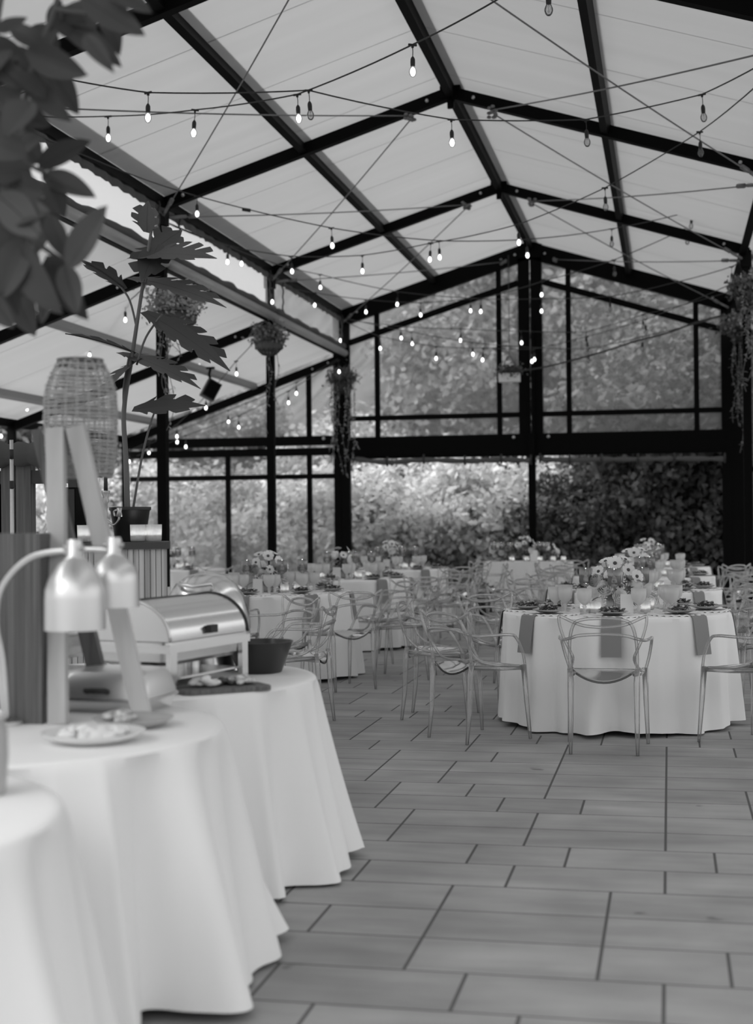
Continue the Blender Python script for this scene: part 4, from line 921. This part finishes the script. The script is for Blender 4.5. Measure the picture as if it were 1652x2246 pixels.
# ---- low lidded chafing dish behind the tripod
p = at(245, 1576, 4.48); p.z = TZ
t = empty('covered_dish', (p.x-.02, 4.58, TZ), 'low covered steel dish with a black lid handle behind the tripod legs', 'dish', None, -.08)
def rbox(b, w, d, z0, z1, r0, r1=None, n=6, infl=None):
    """rounded rectangular tier between two heights"""
    r1 = r0 if r1 is None else r1
    for (z, ins) in ((z0, 0), (z1, r1)): pass
    def loop(w, d, r, z):
        out = []
        for cx_, cy_, a0 in ((w/2-r, d/2-r, 0), (-w/2+r, d/2-r, PI/2), (-w/2+r, -d/2+r, PI), (w/2-r, -d/2+r, 1.5*PI)):
            for k in range(n+1): a = a0+PI/2*k/n; out.append((cx_+r*math.cos(a), cy_+r*math.sin(a), z))
        return out
    return loop
def tiers(levels, mname, name, parent, loc=(0, 0, 0), edge=40):
    b = MB(); L = rbox(b, 0, 0, 0, 0, 0); loops = [L(w, d, r, z) for w, d, r, z in levels]; n = len(loops[0]); vs = [p for l in loops for p in l]; fs = []
    for i in range(len(loops)-1):
        for k in range(n): fs.append((i*n+k, i*n+(k+1) % n, (i+1)*n+(k+1) % n, (i+1)*n+k))
    fs.append(tuple(range(n-1, -1, -1))); fs.append(tuple(range((len(loops)-1)*n, len(loops)*n))); b.add(vs, fs); return b.build(name, M[mname], parent, True, loc, edge)
tiers([(.31, .25, .03, .0), (.33, .27, .035, .035), (.35, .29, .035, .04), (.35, .29, .035, .046)], 'chrome', 'pan', t)
tiers([(.34, .28, .035, .047), (.335, .275, .035, .065), (.315, .25, .04, .11), (.29, .22, .05, .132), (.22, .16, .05, .138)], 'brush', 'lid', t)
b = MB(); b.tube([(-.035, -.145, .072), (-.035, -.165, .077), (.035, -.165, .077), (.035, -.145, .072)], .009, 8); b.build('handle', M['rubber'], t, True)
# ---- roll-top chafing dishes
def chafer(loc, rz, label, L=.60, Wd=.36, detail=True):
    t = empty('chafing_dish', loc, label, 'chafing dish', None, rz)      # long side along local y, roll-top front towards local +x
    for sx in (-1, 1):
        for sy in (-1, 1):
            b = MB(); b.box((sx*(Wd/2-.012), sy*(L/2-.035), .085), (.02, .045, .17)); b.box((sx*(Wd/2-.012), sy*(L/2-.035), .006), (.035, .055, .012)); b.build('leg', M['chrome'], t)
    b = MB()
    for sx in (-1, 1): b.box((sx*(Wd/2-.008), 0, .165), (.018, L, .03)); 
    for sy in (-1, 1): b.box((0, sy*(L/2-.006), .165), (Wd, .018, .03))
    b.box((0, 0, .05), (Wd-.04, L-.1, .008)); b.build('stand_frame', M['chrome'], t)
    tiers([(Wd-.08, L-.10, .03, .10), (Wd-.05, L-.05, .035, .115), (Wd-.04, L-.04, .035, .175), (Wd+.0, L+.0, .03, .180), (Wd+.0, L+.0, .03, .190)], 'chrome', 'water_pan', t)
    r = Wd/2-.004; N = 22; b = MB(); rows = []
    for e in (-L/2+.01, L/2-.01): rows.append([(r*math.cos(PI*k/N), e, .192+.85*r*math.sin(PI*k/N)) for k in range(N+1)])
    b.grid(rows[::-1])
    for e, s in ((-L/2+.01, 1), (L/2-.01, -1)):
        vs = [(r*math.cos(PI*k/N), e, .192+.85*r*math.sin(PI*k/N)) for k in range(N+1)]; b.add(vs, [tuple(range(N+1))[::s]])
    o = b.build('roll_top_lid', M['chrome'], t, True, edge=35)
    for e in (-L/2+.012, L/2-.012):
        b = MB(); b.tube([(r*1.005*math.cos(PI*k/N), e, .192+.855*r*math.sin(PI*k/N)) for k in range(N+1)], .0065, 8); b.build('lid_rim', M['brush'] if e < 0 else M['rubber'], o, True)
    b = MB(); b.tube([(0, -L/2+.01, .192+.85*r), (0, L/2-.01, .192+.85*r)], .005, 6); b.build('lid_seam', M['rubber'], o, True)
    b = MB(); b.box((r+.008, 0, .222), (.022, .05, .03)); b.build('handle', M['rubber'], o)
    return t
ang = math.atan2(.54, .12)-PI/2
chafer((-1.905, 5.27, TZ), ang, 'roll-top chafing dish with a black rimmed steel lid beside the salad bowl')
chafer((-2.46, 5.22, TZ), ang+.05, 'roll-top chafing dish at the far left behind the heat lamp', .56, .34)
for i, (x, y) in enumerate(((-1.90, 5.15), (-1.87, 5.42))):
    t = empty('fuel_can', (x, y, TZ+.054), 'small fuel can under the chafing dish', 'fuel can', 'fuel cans under the chafing dish'); 
    b = MB(); b.lathe([(.03, 0), (.03, .04), (.024, .043), (0, .043)], 18); b.build('can', M['brush'], t, True, edge=40)
# round domed chafing dish behind
p = at(468, 1300, 5.98); t = empty('domed_chafing_dish', (p.x, 5.88, TZ), 'round chafing dish with a tall domed lid behind the roll-top one', 'chafing dish')
b = MB(); b.open_lathe([(.17, 0), (.175, .0), (.15, .12), (.19, .13), (.19, .16), (.17, .16), (.13, .12)], 36); b.build('stand', M['chrome'], t, True, edge=40)
b = MB(); b.lathe([(.188, .162), (.192, .172), (.186, .24), (.165, .31), (.13, .365), (.08, .40), (.03, .413), (0, .415)], 40); b.build('domed_lid', M['chrome'], t, True)
b = MB(); b.tube([(-.07, -.12, .35), (-.07, -.15, .37), (.0, -.17, .36), (.07, -.15, .37), (.07, -.12, .35)], .009, 8); b.build('handle', M['brush'], t, True)
# salad bowl
p = at(570, 1476, 5.74); p.z = TZ+.001
b = MB(); b.open_lathe([(0, 0), (.085, 0), (.093, .004), (.138, .125), (.142, .13), (.136, .13), (.09, .012), (0, .01)], 36, fn=lambda t, i: 1+(.012*math.cos(8*t))); tag(b.build('salad_bowl', M['darkbowl'] if 'darkbowl' in M else M['pot'], None, True, p, 50), 'dark flared salad bowl at the end of the far buffet table', 'bowl')
# serving board with food
a, c = at(385, 1522, 4.95), at(578, 1506, 5.18); mid = (a+c)/2; mid.z = TZ+.001; dv = (c-a); L = Vector((dv.x, dv.y)).length
rz = math.atan2(dv.y, dv.x)
t = empty('serving_board', mid+Vector((-.0, .02, 0)), 'wooden serving board with food in front of the roll-top chafing dish', 'board', None, rz)
tiers([(L, .17, .04, 0), (L, .17, .04, .014), (L-.006, .164, .04, .017)], 'greywood', 'board', t)
food_heap(mid+Vector((-.06, -.0, .02)), .055, .03, 'pale sliced food at the left end of the serving board', 16, 'white', .02)
food_heap(mid+Vector((.05, .09, .02)), .05, .03, 'mixed food at the right end of the serving board', 18, 'food', .018)
food_heap(mid+Vector((.0, .05, .02)), .03, .015, 'dark garnish in the middle of the serving board', 10, 'leafdark', .016)
# crock on the near table, cut by the left edge
p = at(8, 1776, 3.06); p.z = TZ+.001; p.x -= .06
b = MB(); b.open_lathe([(0, 0), (.055, 0), (.06, .01), (.066, .09), (.064, .15), (.058, .17), (.062, .18), (.056, .18), (.052, .16), (.055, .02), (0, .015)], 40, fn=lambda t, i: 1+.012*math.cos(18*t)); tag(b.build('stoneware_crock', M['plate'], None, True, p), 'ribbed grey stoneware crock on the near buffet table', 'crock')

# ================================================================== COUNTER WITH THE SPLIT-LEAF PLANT
CY = 7.0; zc = at(280, 1189, CY).z; xr, xl = at(366, 1190, CY).x, at(118, 1190, CY).x
CA = .33; pc = at(366, 1190, CY)
t = empty('bar_counter', (pc.x, CY, 0), 'tall slatted wooden counter with a dark top under the potted plant', 'counter', None, CA)
w = (xr-xl)/math.cos(CA)*.95; b = MB(); b.box((-w/2+.005, .20, zc-.018), (w+.01, .46, .036)); b.build('counter_top', M['darkwood'], t)
b = MB(); n = 22
for k in range(n): b.box((-w*(k+.5)/n, .0+.004*(k % 2), (zc-.036)/2), (w/n-.003, .02, zc-.036))
b.build('slat_front', M['slat'], t)
b = MB(); b.box((-w/2, .20, (zc-.04)/2), (w-.012, .37, zc-.05)); b.build('carcass', M['greywood'], t)
def CYF(x, d): return CY-(366-x)*.00077+d
ztop = zc
for i, (x, lab) in enumerate(((304, 'ribbed glass votive glowing on the counter beside the pot'), (337, 'ribbed glass votive glowing at the right end of the counter'), (188, 'ribbed glass votive glowing at the left end of the counter'))):
    q = at(x, 1185, CYF(x, .09)); put('votive', (q.x, q.y, ztop+.001), 0, lab, 'votives on the counter', 1.12)
q = at(162, 1185, CYF(162, .22)); t = empty('black_speaker', (q.x, q.y, ztop), 'black upright box speaker at the left end of the counter', 'speaker')
b = MB(); b.box((0, 0, .145), (.085, .14, .29)); b.build('cabinet', M['steel'], t); b = MB(); b.box((0, -.072, .145), (.075, .005, .27)); b.build('grille', M['pot'], t)
# brass candelabra
q = at(233, 1185, CYF(233, .1)); t = empty('candelabra', (q.x, q.y, ztop), 'ornate metal candelabra with curling arms in front of the potted plant', 'candelabra')
b = MB(); b.lathe([(.045, 0), (.04, .012), (.012, .03), (.009, .08), (.02, .10), (.009, .12), (.009, .2), (.018, .215), (.010, .235), (.022, .26), (.022, .27), (0, .27)], 16); b.build('stem', M['bolt'], t, True)
for s in (-1, 1):
    b = MB(); b.tube(smooth_path([(0, 0, .12), (s*.04, 0, .09), (s*.075, -.01, .12), (s*.07, -.01, .165), (s*.045, 0, .16), (s*.05, 0, .135)], 5), .0055, 6); b.lathe([(0, 0), (.018, .004), (.012, .03), (.016, .05), (0, .05)], 10, (s*.078, -.01, .13)); b.build('arm', M['bolt'], t, True)
b = MB(); b.lathe([(.011, .27), (.009, .36), (0, .365)], 10); b.build('candle', M['rubber'], t, True)
# split-leaf plant
q = at(286, 1187, CYF(286, .26)); t = empty('split_leaf_plant', (q.x, q.y, ztop), 'tall potted split-leaf plant on the counter', 'plant'); org = q.copy(); org.z = ztop
b = MB(); b.open_lathe([(0, 0), (.075, 0), (.08, .01), (.105, .165), (.112, .17), (.112, .185), (.1, .185), (.095, .165), (.06, .16), (0, .16)], 30); b.build('pot', M['pot'], t, True, edge=50)
b = MB(); b.lathe([(.095, .158), (0, .165)], 20); b.build('soil', M['soil'], t)
def PX(x, y, d=0.): return at(x, y, CYF(286, .26)+d)-org
st = MB()
def stem(pts, r0=.009, r1=.006):
    P = smooth_path(pts, 5); st.tube(P, [r0+(r1-r0)*i/(len(P)-1) for i in range(len(P))], 7)
stem([PX(280, 1128), PX(276, 1000), PX(272, 900), PX(290, 780), PX(308, 660), PX(330, 520), PX(335, 480)], .016, .007)
stem([PX(290, 1130, .05), PX(310, 1010, .05), PX(330, 930, .03), PX(345, 890)], .007, .005)
stem([PX(272, 900), PX(272, 850), PX(280, 800), PX(285, 775)], .008)
stem([PX(300, 800, -.05), PX(320, 740), PX(355, 690)], .006)
stem([PX(312, 640), PX(322, 610)], .007); stem([PX(300, 720), PX(285, 660), PX(262, 625), PX(240, 600)], .006)
st.build('stems', M['stem'], t, True)
def split_leaf(base, tip, wd, nrm, lobes=6, cup=.15, droop=.12):
    """heart-shaped blade cut into fingers along both sides"""
    base = Vector(base); tip = Vector(tip); ax = tip-base; L = ax.length; d = ax.normalized(); nrm = Vector(nrm); nrm = (nrm-d*nrm.dot(d)).normalized(); s = d.cross(nrm); wd *= 1.25; lobes = max(3, lobes-2)
    def P(u, v): # u along, v across in half-widths
        c = base+d*L*u+s*(wd*v)+nrm*(cup*wd*v*v-droop*L*(u-.2)**2); return c
    prof = lambda u: max(.05, math.sin(PI*min(1, (u+.18)/1.18)**.85))
    b = MB(); n = 24
    rows = [[P(-.08+1.06*i/n, v*.62*prof(-.08+1.06*i/n)) for v in (-1, -.5, 0, .5, 1)] for i in range(n+1)]
    b.grid(rows)
    for sgn in (-1, 1):
        for k in range(lobes):
            u0 = -.06+.86*k/lobes; u1 = u0+.86/lobes*.88; rows = []
            for j in range(5):
                v = .55+.45*j/4; sh = .20*(v-.55)
                pr0, pr1 = prof(u0), prof(u1)
                tp = 1-.38*(j/4)**2; m_ = (u0+u1)/2; h = (u1-u0)/2*tp
                rows.append([P(m_-h+sh, sgn*v*pr0), P(m_+sh, sgn*v*(pr0+pr1)/2*1.02), P(m_+h+sh, sgn*v*pr1)])
            b.grid(rows)
    b.tube([P(-.05+i/8*.95, 0)-nrm*.002 for i in range(9)], .0035, 5)
    return b.build('leaf', M['monstera'], t, True)
up_ = (-.1, -.35, .93)
for bx, tx, wd, nr, lb in (((322, 505, 0), (322, 440, -.06), .085, (-.3, -.9, .1), 4), ((300, 560, .05), (474, 548, -.25), .115, (-.1, -.45, .9), 7), ((300, 610, .08), (500, 655, -.2), .09, (-.1, -.3, .95), 7), ((330, 690, .05), (512, 800, -.1), .105, (.3, -.45, .85), 7), ((275, 775, .05), (445, 835, -.25), .085, (0, -.2, .95), 7), ((290, 770, 0), (130, 716, -.2), .08, (-.2, -.25, .95), 6), ((302, 895, 0), (448, 880, -.12), .062, (0, -.75, .65), 5), ((300, 790, 0), (215, 860, -.2), .095, (-.5, -.5, .7), 6), ((268, 628, 0), (175, 560, -.2), .07, (-.3, -.3, .9), 5), ((340, 545, .1), (400, 500, .2), .08, (.2, -.8, .5), 5), ((345, 540, .05), (310, 610, -.2), .09, (.2, -.5, .8), 5)):
    split_leaf(PX(*bx), PX(*tx), wd, nr, lb)
# ---- shelter of dark timber and rolled canvas at the far left
SY = 9.0
o0 = at(90, 1050, SY); t = empty('timber_shelter', (o0.x, SY, 0), 'dark timber rack with a rolled canvas along its top at the far left', 'rack'); oo = Vector((o0.x, SY, 0))
for x, wd in ((8, .10), (42, .11), (150, .06)):
    q = at(x, 1050, SY); b = MB(); b.box((q.x-oo.x, .1, q.z/2+.05), (wd, .08, q.z+.1)); b.build('post', M['greywood'] if wd > .07 else M['darkwood'], t)
xa, xb = at(-60, 1010, SY).x-oo.x, at(188, 1010, SY).x-oo.x; zb, zt = at(60, 1052, SY).z, at(60, 968, SY).z
b = MB(); b.box(((xa+xb)/2, .12, zb+.02), (xb-xa, .10, .09)); b.build('beam', M['darkwood'], t)
b = MB(); P = [(xa+(xb-xa)*i/20, .02, (zb+zt)/2+.045) for i in range(21)]; b.tube(P, [.085+.012*math.sin(i*1.7)+.008*math.sin(i*.6) for i in range(21)], 14); b.build('rolled_canvas', M['canvas2'], t, True)
b = MB()
for i in range(6): q = xa+.06+(at(62, 1100, SY).x-oo.x-xa-.08)*i/6; b.box((q, .15, zb/2), (.085, .02, zb))
b.build('boarding', M['greywood'], t)
b = MB(); b.beam((at(95, 1050, SY).x-oo.x, .1, zb), (at(140, 1160, SY).x-oo.x, .1, zb-.35), .05, .04); b.build('diagonal_strut', M['darkwood'], t)
q = at(25, 965, 8.4); b = MB(); b.tube([(0, 0, 0), (0, 0, q.z)], .012, 10); t = empty('metal_pole', (q.x, 8.4, 0), 'thin bright metal pole standing before the timber rack', 'pole'); b.build('tube', M['brush'], t, True)
b = MB(); b.lathe([(.014, q.z-.31), (.016, q.z-.30), (.016, q.z-.27), (.014, q.z-.26)], 10); b.lathe([(.014, q.z-.12), (.014, q.z-.06)], 10); b.lathe([(.1, 0), (.09, .02), (.02, .03)], 16); b.build('collar', M['rubber'], t, True)

# ================================================================== BROAD LEAVES HANGING INTO THE TOP LEFT CORNER
LY = 3.55
org = at(60, 60, LY); t = empty('hanging_leaf_spray', org, 'spray of broad dark leaves hanging into the upper left corner', 'hanging plant')
lf, st = MB(), MB()
def broad(bx, tx, wpx, tilt=None, d=0., m=None):
    b = m or lf
    bx = at(bx[0], bx[1], LY+d)-org; tx = at(tx[0], tx[1], LY+d+random.uniform(-.06, .06))-org; ax = tx-bx; L = ax.length; dd = ax.normalized(); W = wpx*LY/FPX/2
    n = Vector(tilt) if tilt else Vector((random.uniform(-.6, .6), -1, random.uniform(-.2, .8))); n = (n-dd*n.dot(dd)).normalized(); s = dd.cross(n); rows = []; cur = random.uniform(-.25, .45); fold = random.uniform(.1, .45); wv = random.uniform(0, 6)
    for i in range(13):
        u = i/12; h = W*math.sin(PI*u**.82)**.75*(1-.12*u) if 0 < u < 1 else .0008; c = bx+dd*L*u-n*(cur*L*(u-.5)**2)
        rows.append([c+s*h*v+n*(fold*h*abs(v)+.05*h*math.sin(5*u+wv+2*v)) for v in (-1, -.66, -.33, 0, .33, .66, 1)])
    b.grid(rows); b.tube([r[3]-n*.001 for r in rows[::2]], .0022, 5)
for a in (((175, -10), (318, 78), 75), ((222, -20), (262, 122), 60), ((235, -25), (335, 25), 55), ((140, 50), (266, 142), 70), ((180, 70), (245, 152), 46), ((110, 20), (200, 95), 80), ((60, 110), (195, 165), 78), ((95, 130), (172, 250), 74), ((60, 170), (150, 265), 70), ((20, 55), (110, 112), 50), ((-10, 70), (60, 40), 36), ((130, 0), (115, 95), 50), ((100, 110), (128, 60), 34),
          ((85, 375), (198, 308), 84), ((92, 385), (210, 436), 74), ((105, 395), (142, 478), 56), ((40, 330), (95, 300), 50), ((150, 588), (236, 452), 92), ((105, 470), (148, 572), 58), ((30, 540), (128, 690), 100), ((96, 560), (188, 702), 84), ((15, 600), (72, 738), 92), ((60, 520), (0, 660), 90), ((140, 580), (170, 690), 60), ((110, 600), (95, 712), 64),
          ((20, 400), (100, 430), 80), ((-30, 380), (70, 370), 80), ((0, 430), (95, 520), 90), ((-20, 470), (60, 560), 90), ((-30, 560), (40, 690), 90), ((60, 250), (0, 330), 90), ((20, 240), (110, 280), 80), ((-20, 200), (50, 260), 80), ((100, 210), (20, 150), 60), ((70, 220), (10, 300), 90), ((-40, 300), (60, 340), 80), ((30, 480), (105, 460), 70), ((70, 560), (110, 490), 60), ((-30, 640), (30, 720), 80), ((-40, 100), (60, 120), 70), ((-40, 180), (30, 110), 60), ((-20, 130), (70, 200), 60), ((80, 160), (40, 100), 50)):
    broad(*a, d=random.uniform(-.12, .12))
for a in (((0, 250), (80, 300)), ((-30, 350), (60, 420)), ((20, 420), (80, 480)), ((-20, 500), (60, 560)), ((30, 300), (90, 360)), ((-30, 600), (60, 650)), ((60, 60), (130, 130)), ((30, 150), (120, 190)), ((70, 430), (120, 520)), ((50, 600), (120, 640)), ((-20, 240), (50, 200)), ((-40, 420), (20, 480)), ((0, 520), (90, 590)), ((140, 10), (210, 60))):
    broad(a[0], a[1], 90, d=.16)
for pts in (((150, -120), (120, 20), (70, 150), (50, 300), (70, 420), (60, 560), (50, 650)), ((120, 20), (200, 30), (230, 20)), ((70, 150), (120, 120)), ((60, 360), (100, 380)), ((60, 520), (120, 560), (150, 580)), ((20, -100), (-10, 100), (0, 300), (-10, 500), (0, 600))):
    st.tube(smooth_path([at(x, y, LY+.05)-org for x, y in pts], 5), .007, 6)
lf.build('leaves', M['leaffg'], t, True); st.build('stems', M['bark'], t, True)
# plant on the paving by the back table
q = at(1052, 1342, 20.6); q.z = 0
t = empty('floor_plant', q, 'low dark potted plant on the paving left of the straight back table', 'plant')
b = MB(); b.open_lathe([(0, 0), (.12, 0), (.16, .2), (.15, .2), (.1, .18), (0, .18)], 20); b.build('pot', M['pot'], t, True)
P, D = crown_points(80, .24, .22, .16, .3, .3); obj(leaves_mesh(P, D, 12, .07, .06, 'foliage', M['leafdark']), 'foliage', t)
